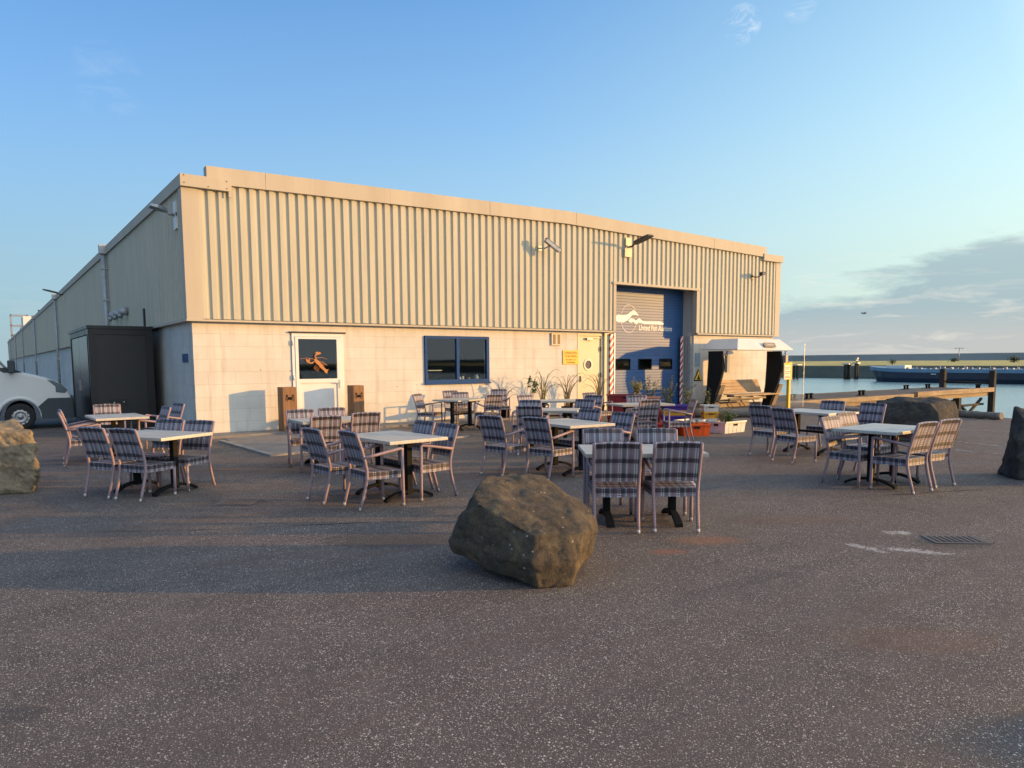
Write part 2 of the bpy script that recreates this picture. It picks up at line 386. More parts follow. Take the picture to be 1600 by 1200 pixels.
# white line markings and kerb apron
def ground_line(pts, wd, name='painted_line', m=None, z=.004):
    b = MB()
    for a, c in zip(pts[:-1], pts[1:]):
        a = Vector((*a, 0)); c = Vector((*c, 0)); n = (c-a).normalized().cross(Vector((0, 0, 1)))*wd/2
        b.face([(*(a-n).xy, z), (*(c-n).xy, z), (*(c+n).xy, z), (*(a+n).xy, z)])
    return struct(b.build(name, m))
def worn_fn(t, b):
    P = t.n('ShaderNodeTexCoord').outputs['Object']
    n = t.math('ADD', t.noise(P, 14, 6, .75), t.math('MULTIPLY', t.noise(P, 1.2, 3), .3))
    t.l(t.ramp(n, [(.56, (.42, .40, .37)), (.70, (.09, .08, .078))]), b.inputs['Base Color'])
M_LINE = mat('worn_line_paint', (.5, .5, .47), .8, fn=worn_fn)
for a, c in (((14.53, -9.9), (15.6, -12.2)), ((13.26, -10.44), (14.9, -12.8)), ((12.03, -10.96), (10.9, -14.5)), ((10.43, -11.64), (10.1, -14.9))):
    ground_line([a, c], .07, m=M_LINE)
for a, c in (((-4.6, 3.66), (-1.9, 3.72)), ((-5.2, 1.4), (-2.3, .62)), ((-1.62, 10.6), (-1.66, 7.6)), ((-9, 6.8), (-3.3, 6.7))): ground_line([a, c], .09, m=M_LINE)
ap = MB(); ap.box(-.12, 13.0, -.82, -.002, -.05, .055)
M_CONC = varied((.19, .175, .16), .25, 2.5, .85, .4, 40, name='weathered_concrete', dirt=((.09, .08, .075), .7))
struct(ap.build('concrete_kerb', M_CONC, bevel=.01))
rp = MB(); rp.prism([(.25, -1.75), (4.6, -1.75), (4.2, -.83), (1.0, -.83), (.35, -1.1)], -.03, .012)
rp.prism([(.2, -4.6), (4.75, -4.0), (4.62, -1.76), (.22, -1.76)], -.03, .008)
struct(rp.build('concrete_apron', M_CONC))
rk = MB(); rk.prism([(.08, -1.55), (.16, -4.72), (.27, -4.72), (.19, -1.55)], -.02, .035); rk.prism([(.16, -4.73), (4.78, -4.13), (4.76, -4.02), (.16, -4.62)], -.02, .03)
struct(rk.build('kerb_edging', varied((.26, .24, .21), .3, 5, .85, .4, 40, name='kerb_stone')))

def crack(p0, p1, seed, wd=.012):
    random.seed(seed); n = 26; b = MB(); a = Vector((*p0, 0)); c = Vector((*p1, 0)); nn = (c-a).normalized().cross(Vector((0, 0, 1))); off = 0; L_, R_ = [], []
    for i in range(n+1):
        off += random.gauss(0, .008); ww = wd*random.uniform(.25, 1)*(.2+min(1, 4*i/n, 4*(n-i)/n)); p = a.lerp(c, i/n)+nn*off
        L_.append((*(p-nn*ww/2).xy, .0035)); R_.append((*(p+nn*ww/2).xy, .0035))
    b.grid([L_, R_], 0, False, None, False); return struct(b.build('asphalt_crack', M_CRACK))
M_CRACK = varied((.018, .016, .015), .3, 20, .9, .3, 50, name='crack_tar')
for k_, (p0, p1, w_) in enumerate((((-1.45, -10.45), (-.7, -10.75), .022), ((-.7, -10.75), (.1, -11.25), .010), ((-3.2, -9.4), (-1.9, -10.3), .010), ((4.9, -13.2), (6.6, -14.0), .02), ((3.9, -3.6), (5.4, -4.0), .02), ((1.9, -11.0), (2.9, -11.9), .012), ((-2.6, -5.4), (-.6, -6.0), .015))): crack(p0, p1, k_, w_)

# ---------------------------------------------------------------- the warehouse
L, HB = 22.08, 2.66
wh = thing('warehouse', 'long warehouse of cream corrugated steel over white painted block walls', 'building', (0, 0, 0))
def zg(x): return 6.05 + .23*(1-abs(x-11.0)/11.0)      # shallow gable line of the front fascia
b = MB()   # front block wall with openings
ops = [(2.26, 3.62, 0, 2.42), (5.97, 8.13, 1.07, 2.40), (11.62, 12.69, 0, 2.56), (13.1, 17.22, 0, 2.7)]
xs = [0]; 
for o in ops: xs += [o[0], o[1]]
xs.append(L)
for i in range(0, len(xs)-1, 2): b.box(xs[i], xs[i+1], 0, .25, 0, 2.7)
for x0, x1, z0, z1 in ops:
    if z0 > 0: b.box(x0, x1, .0, .25, 0, z0)
    if z1 < 2.7: b.box(x0, x1, .0, .25, z1, 2.7)
b.build('block_wall', M_BLOCKX, wh)
b = MB(); b.box(0, .25, .25, 139, 0, 2.7); b.build('side_block_wall', M_BLOCKY, wh)
b = MB(); b.box(L-.25, L, .25, 139, 0, 2.7); b.build('side_block_wall', M_BLOCKY, wh)
def corr(x0, x1, z0, z1, axis='y', off=-.085, per=.230, sgn=-1, z1f=None):
    """corrugated sheet; outward = sgn"""
    pr_ = [(0, 0), (.112, 0), (.130, .045), (.208, .045), (.230, 0)]
    pts = []; x = x0
    while x < x1-1e-6:
        for dx, dd in pr_[:-1]:
            if x+dx < x1: pts.append((x+dx, dd))
        x += per
    pts.append((x1, 0))
    b = MB()
    for (a, da), (c, dc) in zip(pts[:-1], pts[1:]):
        ya = off - sgn*da; yc = off - sgn*dc
        za = z1f(a) if z1f else z1; zc = z1f(c) if z1f else z1
        q = [(a, ya, z0), (c, yc, z0), (c, yc, zc), (a, ya, za)]
        if axis == 'x': q = [(y, x_, z) for x_, y, z in q]
        b.face(q)
    return b
top = lambda x: zg(x)-.36
for (x0, x1, z0) in ((.2, 13.02, 2.68), (17.2, 21.93, 2.68), (13.02, 17.2, 4.27)):
    corr(x0, x1, z0, 5.7, off=-.16, z1f=top).build('cladding', M_CLAD, wh, weld=False, recalc=False)
corr(.12, 139, 2.68, 5.62, axis='x', off=-.11).build('side_cladding', M_CLAD, wh, weld=False, recalc=False)
corr(.1, 139, 2.68, 5.62, axis='x', off=L+.11, sgn=1).build('side_cladding', M_CLAD, wh, weld=False, recalc=False)
b = MB()   # corner trims, drip flashings, door surround
b.box(-.135, .215, -.178, -.155, 2.66, 5.6); b.box(-.135, -.11, -.155, .14, 2.66, 5.6)
b.box(21.9, L+.135, -.178, -.155, 2.66, 5.6); b.box(L+.11, L+.135, -.155, .14, 2.66, 5.6)
b.box(-.15, 13.02, -.195, -.002, 2.62, 2.665); b.box(17.2, L+.15, -.195, -.002, 2.62, 2.665)
b.box(-.15, -.002, -.002, 139, 2.62, 2.665)
b.build('trim', M_FASC, wh)
b = MB(); b.box(12.95, 17.3, -.21, -.02, 4.19, 4.265); b.box(12.98, 13.1, -.19, .0, 2.67, 4.188); b.box(17.13, 17.25, -.19, .0, 2.67, 4.188)
b.build('door_surround', M_FASC, wh)
b = MB()   # gable fascia in panels
xsf = [.4, 1.71, 4.92, 8.06, 11.0, 11.32, 14.6, 18.0, 21.16]
for i, (a, c) in enumerate(zip(xsf[:-1], xsf[1:])):
    e = .004*(i % 2)
    if a != 11.0: a += .006
    b.prism([(a, zg(a)-.38), (c, zg(c)-.38), (c, zg(c)), (a, zg(a))], -.23-e, .02, f=lambda p, q_, r: (p, r, q_))
b.build('fascia', M_FASC, wh)
b = MB(); b.box(-.16, .88, -.27, -.10, 5.55, 5.81); b.box(20.98, L+.16, -.27, -.10, 5.55, 5.81)
b.box(-.16, .1, -.099, 139, 5.55, 5.81); b.box(L-.1, L+.16, -.099, 139, 5.55, 5.81)
b.box(.86, .93, -.255, -.235, 5.42, 5.79)
for x, z in ((-.08, 5.78), (-.08, 5.62), (.42, 5.59), (.82, 5.76), (.82, 5.60), (21.1, 5.77), (21.1, 5.6), (22.0, 5.77), (22.0, 5.6)): b.cyl((x, -.278, z), .012, .01, 8, 1, 'y')
b.build('corner_cap', [M_FASC, M_DARKM], wh)
b = MB(); b.prism([(.05, 5.5), (L-.05, 5.5), (L-.05, 5.75), (11.0, zg(11)-.05), (.05, 5.75)], .021, 139, f=lambda p, q_, r: (p, r, q_))
b.build('roof', varied((.2, .2, .2), .2, 1, .8, .2, 10, name='roof_felt'), wh)
b = MB(); b.box(0.25, L-.25, 138.7, 139, 0, 5.5); b.build('rear_wall', M_CLAD, wh)
# screw heads along corner trims
# downpipes on the shaded side
for y in (11.73, 33.2, 55.5, 78.5, 100, 122):
    b = MB(); b.cyl((-.24, y, .08), .075, 5.45, 12); b.box(-.36, -.13, y-.14, y+.14, 5.53, 5.84)
    for z in (.9, 2.3, 3.9, 5.0): b.box(-.33, -.10, y-.085, y+.085, z, z+.035)
    b.box(-.33, -.15, y-.10, y+.10, 1.95, 2.15)
    b.build('downpipe', M_GALV, wh)
# roller door
DY = .52
dr = MB()
z = 0.02; 
def rib_fn(t, b):
    P = t.n('ShaderNodeTexCoord').outputs['Object']; n = t.noise(P, 2, 5)
    c = t.ramp(n, [(.3, (.022, .075, .19)), (.7, (.032, .095, .235))]); t.l(c, b.inputs['Base Color'])
    t.l(t.bump(t.noise(P, 120, 3), .15, .002), b.inputs['Normal'])
M_DOOR = mat('blue_door_panel', (.02, .09, .3), .50, 0, .5, rib_fn)
rows = []
pitch_ = .098
k = 0; zz = 0.0
prof = []
while zz < 4.25:
    prof += [(zz, 0), (zz+pitch_*.80, 0), (zz+pitch_*.86, .012), (zz+pitch_*.94, .012)]
    zz += pitch_
wins = [(13.79, 14.48), (14.89, 15.56), (15.97, 16.64)]
prof = [(p, d_) for p, d_ in prof if p < 4.25]+[(4.25, 0)]
def strips(x0, x1, pr_):
    for (za, da), (zb, db) in zip(pr_[:-1], pr_[1:]): dr.face([(x0, DY+da, za), (x1, DY+da, za), (x1, DY+db, zb), (x0, DY+db, zb)])
lowp = [p for p in prof if p[0] <= 1.36]+[(1.37, 0)]; hip = [(1.75, 0)]+[p for p in prof if p[0] >= 1.76]
strips(13.1, 17.22, lowp); strips(13.1, 17.22, hip)
xx = [13.1]+[v for w_ in wins for v in w_]+[17.22]
midp = [(1.37, 0)]+[p for p in prof if 1.38 <= p[0] <= 1.74]+[(1.75, 0)]
for i in range(0, len(xx), 2): strips(xx[i], xx[i+1], midp)
door = dr.build('roller_door', M_DOOR, wh, weld=False, recalc=False)
for x0, x1 in wins:
    b = MB()
    for (a, c, e, f_) in ((x0, x1, 1.37, 1.40), (x0, x1, 1.72, 1.75), (x0, x0+.035, 1.40, 1.72), (x1-.035, x1, 1.40, 1.72)): b.box(a, c, DY-.02, DY+.03, e, f_)
    b.build('window_frame', M_BLACK, door)
    b = MB(); b.box(x0+.035, x1-.035, DY+.005, DY+.010, 1.40, 1.72); b.build('pane', M_GLASS, door)
b = MB(); b.box(13.1, 17.22, 1.6, 1.65, 0, 4.3); b.box(13.1, 17.22, .70, 1.6, 4.26, 4.3)
b.build('inner_hall', varied((.16, .14, .12), .5, 3, .8, name='dim_interior'), wh)
b = MB(); b.box(17.222, 17.32, .251, DY+1, 0, 4.26); b.box(17.222, 17.32, -.001, .251, 2.7, 4.19); b.box(13.0, 13.098, .251, DY+1, 0, 4.26); b.box(13.0, 17.3, .02, DY+.02, 4.262, 4.34)
b.build('door_reveal', varied((.42, .42, .40), .12, 2, .6, .1, 30, name='grey_reveal', streak=True), wh)
b = MB(); b.box(17.08, 17.16, .38, .46, 0, 2.57); b.box(17.13, 17.221, .06, .2, 0, 2.56); b.box(17.17, 17.221, .25, .37, 0, 2.56)
b.build('guide_rail', M_GALV, wh)
# hazard striped guards
def hz_fn(t, b):
    P = t.n('ShaderNodeTexCoord').outputs['Object']; S = t.sep(P)
    v = t.math('FRACT', t.math('MULTIPLY', t.math('ADD', S[2], t.math('MULTIPLY', S[0], -1.3)), 1/.24))
    t.l(t.ramp(v, [(0, (.75, .72, .68)), (.5, (.45, .03, .02))], 'CONSTANT'), b.inputs['Base Color'])
M_HZ = mat('red_white_stripes', (.6, .2, .2), .5, fn=hz_fn)
b = MB(); b.box(12.90, 13.05, -.14, -.004, .02, 2.56); b.build('hazard_strip', M_HZ, wh)
b = MB(); b.box(16.93, 17.055, .36, .38, .02, 2.57); b.build('hazard_strip', M_HZ, wh)
b = MB(); b.box(13.052, 13.098, -.16, .25, .02, 2.6); b.build('edge_guard', M_WHITE, wh)
b = MB(); b.box(12.70, 12.898, -.07, -.004, .02, 2.6); b.build('cream_panel', M_CREAM, wh)
# cream service door with porthole
d2 = MB()
def ring(b, cx, cz, r0, r1, y0, y1, n=28, mt=0):
    for i in range(n):
        a0 = 2*math.pi*i/n; a1 = 2*math.pi*(i+1)/n
        p = lambda r, a, y: (cx+r*math.cos(a), y, cz+r*math.sin(a))
        b.face([p(r0, a0, y0), p(r0, a1, y0), p(r1, a1, y0), p(r1, a0, y0)], mt)
        b.face([p(r1, a0, y0), p(r1, a1, y0), p(r1, a1, y1), p(r1, a0, y1)], mt)
        b.face([p(r0, a1, y0), p(r0, a0, y0), p(r0, a0, y1), p(r0, a1, y1)], mt)
X0, X1, Z1, cx, cz, rr = 11.62, 12.69, 2.48, 12.06, 1.56, .165
n = 28; outer = []
for i in range(n):
    a = 2*math.pi*i/n; ca, sa = math.cos(a), math.sin(a)
    tx = min([(X1-.08-cx)/ca if ca > 1e-6 else 1e9, (X0+.01-cx)/ca if ca < -1e-6 else 1e9, (Z1-cz)/sa if sa > 1e-6 else 1e9, (.03-cz)/sa if sa < -1e-6 else 1e9])
    outer.append((cx+ca*tx, cz+sa*tx))
cor = {(1, 1): (X1-.08, Z1), (-1, 1): (X0+.01, Z1), (-1, -1): (X0+.01, .03), (1, -1): (X1-.08, .03)}
for i in range(n):
    a0 = 2*math.pi*i/n; a1 = 2*math.pi*(i+1)/n
    o0, o1 = outer[i], outer[(i+1) % n]
    pts = [(cx+rr*math.cos(a0), .03, cz+rr*math.sin(a0)), (o0[0], .03, o0[1])]
    if abs(o0[0]-o1[0]) > 1e-6 and abs(o0[1]-o1[1]) > 1e-6:
        m_ = (a0+a1)/2; cc = cor[(1 if math.cos(m_) > 0 else -1, 1 if math.sin(m_) > 0 else -1)]; pts.append((cc[0], .03, cc[1]))
    pts += [(o1[0], .03, o1[1]), (cx+rr*math.cos(a1), .03, cz+rr*math.sin(a1))]
    d2.face(pts)
sdoor = d2.build('service_door', M_CREAM, wh)
b = MB(); ring(b, cx, cz, rr-.03, rr+.03, .012, .05); b.build('porthole_frame', M_GALV, sdoor)
b = MB(); b.cyl((cx, .035, cz), rr-.005, .01, 28, 0, 'y'); b.build('pane', mat('wired_glass', (.10, .085, .06), .15, 0, .6), sdoor)
b = MB(); b.box(X1-.08, X1, -.012, .06, 0, 2.56); b.box(X0, X1-.08, -.012, .06, 2.49, 2.56); b.box(X0-.05, X0, -.012, .06, 0, 2.56); b.build('door_frame', M_CREAM, wh)
b = MB(); b.box(11.95, 12.2, -.05, .028, 2.36, 2.43); b.box(12.2, 12.55, -.04, -.02, 2.42, 2.44); b.build('door_closer', M_GALV, sdoor)
for z in (.35, 1.15, 2.0):
    b = MB(); b.box(12.58, 12.62, -.03, .0, z, z+.14); b.build('hinge', M_DARKM, sdoor)
b = MB(); b.box(11.72, 11.745, -.02, .028, 1.0, 1.2); b.box(11.72, 11.84, -.045, -.025, 1.08, 1.105); b.build('handle', M_GALV, sdoor)
# white half-glazed door
b = MB()
x0, x1 = 2.27, 3.61
b.box(x0, x0+.075, -.03, .08, .04, 2.40); b.box(x1-.075, x1, -.03, .08, .04, 2.40); b.box(x0+.075, x1-.075, -.03, .08, 2.32, 2.40)
b.build('door_frame', M_WHITEP, wh, bevel=.004)
b = MB(); b.box(x0-.06, x1+.06, -.055, -.004, 2.402, 2.44); b.build('drip_strip', M_DARKM, wh)
b = MB()
lx0, lx1 = x0+.08, x1-.08
b.box(lx0, lx0+.075, -.045, .03, .06, 2.315); b.box(lx1-.11, lx1, -.045, .03, .06, 2.315)
b.box(lx0+.075, lx1-.11, -.045, .03, 2.26, 2.315); b.box(lx0+.075, lx1-.11, -.045, .03, 1.17, 1.27); b.box(lx0+.075, lx1-.11, -.045, .03, .06, .18)
b.box(lx0+.075, lx1-.11, -.02, .02, .18, 1.17)
wd = b.build('white_door', M_WHITEP, wh)
b = MB(); b.box(lx0+.075, lx1-.11, -.012, -.004, 1.27, 2.26); b.build('pane', M_GLASS, wd)
b = MB(); b.box(lx1-.075, lx1-.045, -.055, -.045, 1.02, 1.24); b.box(lx1-.19, lx1-.045, -.095, -.075, 1.15, 1.17); b.box(lx1-.07, lx1-.05, -.08, -.055, 1.15, 1.17); b.build('handle', M_GALV, wd)
for z in (.3, 1.25, 2.1):
    b = MB(); b.cyl((x0+.02, -.05, z), .018, .12, 8); b.build('hinge', M_WHITEP, wd)
# lobster sticker hanging behind the pane
lob = MB()
OR = mat('orange_decal', (.40, .17, .055), .7)
def flat(poly, y=.0, T=.006, mt=0, b=lob): b.prism(poly, y, y+T, mt, f=lambda p, q_, r: (p, r, q_))
def stroke(b, pts, ws, y, T=.006):
    for i in range(len(pts)-1):
        a, c = Vector(pts[i]), Vector(pts[i+1]); n_ = Vector((-(c-a).y, (c-a).x)).normalized()
        flat([tuple(a-n_*ws[i]), tuple(c-n_*ws[i+1]), tuple(c+n_*ws[i+1]), tuple(a+n_*ws[i])], y, T, 0, b)
def ell(cx, cz, rx, rz, rot=0, n=14): return [(cx+rx*math.cos(a)*math.cos(rot)-rz*math.sin(a)*math.sin(rot), cz+rx*math.cos(a)*math.sin(rot)+rz*math.sin(a)*math.cos(rot)) for a in [2*math.pi*i/n for i in range(n)]]
LC = (2.92, 1.66)
def o_(dx, dz): return (LC[0]+dx*1.1, LC[1]+dz*1.1)
flat(ell(*o_(-.02, .02), .12, .048, -.75)); stroke(lob, [o_(.04, -.04), o_(.11, -.12), o_(.17, -.17)], [.05, .038, .025], .0062)
flat([o_(.15, -.15), o_(.24, -.14), o_(.21, -.19), o_(.20, -.24), o_(.13, -.20)], .012)
stroke(lob, [o_(-.08, .05), o_(-.16, .0), o_(-.22, .02)], [.018, .016, .02], .018); flat(ell(*o_(-.25, .05), .065, .028, 2.2), .024); flat(ell(*o_(-.21, .075), .04, .014, 1.5), .03)
stroke(lob, [o_(-.04, .10), o_(-.08, .16), o_(-.04, .20)], [.018, .016, .02], .018); flat(ell(*o_(.01, .22), .07, .03, .2), .024); flat(ell(*o_(-.03, .245), .05, .012, .3), .03)
for k in range(4): stroke(lob, [o_(-.04+.03*k, -.03-.02*k), o_(-.10+.03*k, -.10-.02*k), o_(-.09+.03*k, -.14-.02*k)], [.0042, .004, .003], .036)
for k in range(4): stroke(lob, [o_(.02+.03*k, .04-.03*k), o_(.10+.03*k, .04-.02*k), o_(.13+.03*k, .0-.02*k)], [.0042, .004, .003], .036)
stroke(lob, [o_(-.09, .09), o_(-.25, .12), o_(-.42, .10)], [.006, .004, .003], .042); stroke(lob, [o_(-.06, .12), o_(.1, .13), o_(.22, .09)], [.006, .004, .003], .042)
lo = lob.build('lobster_figure', OR, None, weld=False); lo.location.y = -.075
tag(lo, 'orange lobster figure on the glass of the white door', 'decoration')
# blue kitchen window
b = MB(); x0, x1, z0, z1 = 5.98, 8.12, 1.08, 2.39
for (a, c, e, f_) in ((x0, x1, z0, z0+.10), (x0, x1, z1-.07, z1), (x0, x0+.07, z0+.10, z1-.07), (x1-.09, x1, z0+.10, z1-.07), (7.0, 7.09, z0+.10, z1-.07)): b.box(a, c, -.045, .06, e, f_)
b.box(x0-.02, x1+.02, -.075, -.046, z0-.03, z0+.02)
wf_ = b.build('window_frame', M_BLUEF, wh)
b = MB(); b.box(x0+.07, 7.0, .0, .008, z0+.1, z1-.07); b.build('pane', M_GLASS, wf_)
b = MB(); b.box(7.09, x1-.09, .0, .008, z0+.1, z1-.07); b.build('pane', M_GLASS, wf_)
b = MB()  # dark rooms behind door pane and window
for (a, c) in ((2.2, 3.7), (5.3, 8.9)):
    b.box(a, c, 2.6, 2.65, 0, 2.6); b.box(a, c, .27, 2.6, 2.6, 2.65); b.box(a-.05, a, .27, 2.6, 0, 2.6); b.box(c, c+.05, .27, 2.6, 0, 2.6); b.box(a, c, .27, 2.6, -.02, .02)
b.box(5.3, 8.9, .9, 2.5, .9, .95)
b.build('dark_interior', varied((.035, .035, .038), .4, 3, .7, name='dark_room'), wh)
b = MB(); b.box(6.06, 6.86, .55, .62, 1.42, 1.445); b.build('shelf', mat('pale_shelf', (.8, .8, .75), .4), wh)
def jar(x, y, z, r, h, m, label, cat='jar'):
    b = MB(); b.tube([(x, y, z), (x, y, z+h*.7), (x, y, z+h*.85), (x, y, z+h)], [r, r, r*.7, r*.72], 12)
    tag(b.build('jar', m), label, cat, 'things standing on the inner sill of the blue window')
jar(7.22, .16, 1.09, .04, .16, M_WHITEP, 'left of two white cups behind the right pane of the blue window', 'cup')
jar(7.33, .16, 1.09, .035, .17, M_WHITE, 'right of two white cups behind the right pane of the blue window', 'cup')
jar(7.52, .16, 1.09, .06, .14, varied((.3, .2, .12), .3, 8, name='clay'), 'brown jar beside the white cups behind the blue window')
jar(7.78, .16, 1.09, .08, .22, M_GREYM, 'large grey pot in the right corner behind the blue window', 'pot')
jar(6.12, .16, 1.09, .05, .34, varied((.25, .15, .07), .3, 8, name='amber'), 'tall brown bottle behind the left corner of the blue window', 'bottle')
# holes and conduit on the wall as small fittings
# vent box
t_ = thing('air_vent', 'small beige twin slot air vent above the yellow notice', 'vent', (10.66, 0, 2.17))
b = MB(); b.box(-.19, .19, -.05, -.005, 0, .38); b.build('housing', varied((.5, .43, .33), .1, 3, .5, name='beige'), t_, bevel=.005)
b = MB(); b.box(-.13, -.03, -.056, -.051, .04, .34); b.box(.05, .15, -.056, -.051, .04, .34)
b.build('slot', varied((.2, .14, .07), .3, 20, name='slot'), t_)

# lettering
def text(txt, size, m, loc, rot, parent=None, name='lettering', shear=0, align='CENTER', extrude=.0015, scl=(1, 1, 1), bold=0):
    cu = bpy.data.curves.new(name, 'FONT'); cu.body = txt; cu.size = size; cu.extrude = extrude; cu.align_x = align; cu.shear = shear; cu.align_y = 'CENTER'
    cu.offset = bold
    tmp = bpy.data.objects.new('tmp', cu); COL.objects.link(tmp)
    me = bpy.data.meshes.new_from_object(tmp.evaluated_get(bpy.context.evaluated_depsgraph_get()))
    bpy.data.objects.remove(tmp); bpy.data.curves.remove(cu)
    o = bpy.data.objects.new(name, me); COL.objects.link(o); me.materials.clear(); me.materials.append(m)
    o.location = loc; o.rotation_euler = rot; o.scale = scl
    if parent is not None: o.parent = parent
    return o
FR = (R(90), 0, 0)
M_LOGO = mat('white_logo_paint', (.78, .76, .70), .5)
text('United Fish Auctions', .205, M_LOGO, (15.74, DY-.006, 2.83), FR, door, 'lettering', shear=.25, scl=(1.0, 1.3, 1), bold=.001)
b = MB()
def fl2(poly, T=.004): b.prism(poly, DY-.010, DY-.005, 0, f=lambda p, q_, r: (14.3+(p-14.4)*.92, r, 3.12+(q_-3.12)*.95))
fl2([(13.62, 3.13), (13.80, 3.21), (13.95, 3.27), (14.20, 3.25), (14.40, 3.28), (14.62, 3.40), (14.74, 3.46), (14.92, 3.37), (15.02, 3.27), (14.80, 3.30), (14.66, 3.28), (14.54, 3.16), (14.38, 3.06), (14.20, 3.00), (13.98, 3.0), (13.80, 3.05)])
fl2([(14.46, 3.06), (14.60, 3.16), (14.78, 3.13), (14.86, 3.08), (15.06, 3.17), (15.2, 3.09), (15.32, 3.06), (16.2, 3.08), (16.42, 3.02), (16.4, 2.975), (15.36, 2.97), (15.2, 3.0), (15.02, 3.02), (14.9, 2.95), (14.74, 3.03), (14.58, 3.0)])
for i in range(44):
    a = 2*math.pi*i/44; ex, ez = 14.50+.42*math.cos(a), 3.14+.50*math.sin(a)
    if abs(ez-3.14) < .16: continue
    fl2([(ex-.014, ez-.014), (ex+.014, ez-.014), (ex+.014, ez+.014), (ex-.014, ez+.014)])
b.build('fish_logo', M_LOGO, door)
sg = thing('wall_notice', 'yellow rectangular notice VERBODEN TOEGANG beside the cream door', 'sign', (11.275, -.012, 1.58))
b = MB(); b.box(-.325, .325, -.012, .006, 0, .44); b.build('board', varied((.66, .40, .05), .1, 5, .5, name='sign_yellow'), sg)
DK = mat('dark_print', (.10, .05, .02), .6)
for txt, sz, z in (('VERBODEN', .105, .355), ('TOEGANG', .105, .25), ('Bezoekers via', .072, .145), ('hoofdingang', .072, .06)): text(txt, sz, DK, (0, -.0135, z), FR, sg)
ts = thing('warning_sign', 'yellow triangular warning sign on the white wall by the roller door', 'sign', (17.47, -.03, .93))
def tri(s_, yy, th, mt, nm):
    b = MB(); b.prism([(-.24*s_, .21-.21*s_), (.24*s_, .21-.21*s_), (0, .19+.24*s_)], yy, yy+th, 0, f=lambda p, q_, r: (p, r, q_)); return b.build(nm, mt, ts)
tri(1, -.01, .02, M_BLACK, 'rim'); tri(.82, -.016, .005, mat('warning_yellow', (.75, .48, .02), .5), 'face')
b = MB(); b.prism([(-.05, .06), (.06, .06), (.08, .13), (.02, .13), (.03, .22), (-.02, .22), (-.03, .13), (-.08, .11)], -.021, -.017, 0, f=lambda p, q_, r: (p, r, q_)); b.box(-.09, .09, -.021, -.017, .03, .045); b.build('pictogram', M_BLACK, ts)
b = MB(); b.box(17.30, 17.57, -.02, -.004, 1.46, 1.95); tag(b.build('notice_panel', varied((.22, .33, .42), .15, 6, .4, name='bluegrey_notice')), 'plain blue grey notice panel above the triangular warning sign', 'notice')
# nameplate, side fixtures
b = MB(); b.box(-.02, -.004, .50, 1.06, 1.70, 1.90); tag(b.build('name_plate', varied((.05, .10, .2), .2, 8, .4, name='plate_blue')), 'small dark blue plate on the shaded side wall near the corner', 'plate')
b = MB(); b.box(-.16, -.112, 5.0, 5.14, 2.72, 3.22); tag(b.build('wall_slot', M_DARKM), 'narrow dark upright grille on the shaded corrugated side wall', 'grille')
for i, (y, lb) in enumerate(((8.0, 'nearest of three grey hooded vents on the shaded side wall'), (9.1, 'middle one of three grey hooded vents on the shaded side wall'), (10.1, 'farthest of three grey hooded vents on the shaded side wall'))):
    t_ = thing('hooded_vent', lb, 'vent', (-.11, y, 3.2), group='hooded vents on the side wall')
    b = MB(); b.tube([(0, 0, .12), (-.12, 0, .12), (-.24, 0, .06)], [.13, .13, .10], 12); b.build('hood', M_GALV, t_)
    b = MB(); b.tube([(-.20, 0, .05), (-.24, 0, -.10)], [.09, .04], 10); b.build('spout', M_GREYM, t_)

def floodlight(loc, rz, label, long=.5, dark=False, arm=.4):
    t = thing('floodlight', label, 'floodlight', loc, rz)
    b = MB(); b.box(-.16, .16, .0, .03, -.32, -.05); b.box(-.12, .12, .0, .03, .05, .30); b.box(-.04, .04, .0, .02, -.05, .05); b.build('wall_plate', M_WHITEP if not dark else M_CREAM, t)
    b = MB(); b.tube([(0, 0, 0), (0, -arm*.6, .0), (0, -arm, .06)], .03, 8); b.build('arm', M_GREYM if not dark else M_DARKM, t)
    M_ = Matrix.Translation((0, -arm, .06)) @ Matrix.Rotation(R(-14), 4, 'X')
    b = MB(); rows = []
    for yy, w_, h in ((0, .07, .05), (-.1, .13, .06), (-.3*long/.5, .17, .055), (-long, .15, .03)):
        rows.append([M_ @ Vector(p) for p in ((-w_, yy, -.02), (w_, yy, -.02), (w_*.8, yy, h), (-w_*.8, yy, h))])
    b.grid(rows, 0, True, None, False); b.face(rows[0]); b.face(rows[-1]); b.build('lamp_head', M_GREYM if not dark else M_DARKM, t)
    return t
floodlight((-.14, .55, 5.05), R(-90), 'pale grey floodlight on the shaded side wall at the building corner', .36, False, .16)
floodlight((13.6, -.235, 5.42), R(0), 'dark floodlight jutting from cream plates above the roller door', .75, True, .25)
floodlight((-.14, 28.7, 5.45), R(-90), 'dark arm lamp high on the shaded side wall far along', .7, True, .25)
def cctv(loc, rz, label, tilt=-30, yawr=0, dark=False, L_=.42):
    t = thing('security_camera', label, 'camera', loc, rz)
    mm = M_GREYM if not dark else M_DARKM
    b = MB(); b.box(-.06, .06, -.0, .02, -.07, .07); b.tube([(0, 0, 0), (0, -.22, -.03), (.1, -.34, .03)], .02, 8); b.build('bracket', mm, t)
    M_ = Matrix.Translation((.1, -.36, .09)) @ Matrix.Rotation(R(yawr), 4, 'Z') @ Matrix.Rotation(R(tilt), 4, 'Y')
    b = MB(); b.box(-L_*.35, L_*.65, -.065, .065, -.055, .055, 0, M_); b.box(-L_*.38, L_*.72, -.075, .075, .056, .068, 0, M_); b.build('housing', mm, t, bevel=.008)
    b = MB(); b.cyl((L_*.65, 0, 0), .045, .012, 14, 0, 'x'); 
    b.v = [tuple(M_ @ Vector(p)) for p in b.v]; b.build('lens', M_BLACK, t); return t
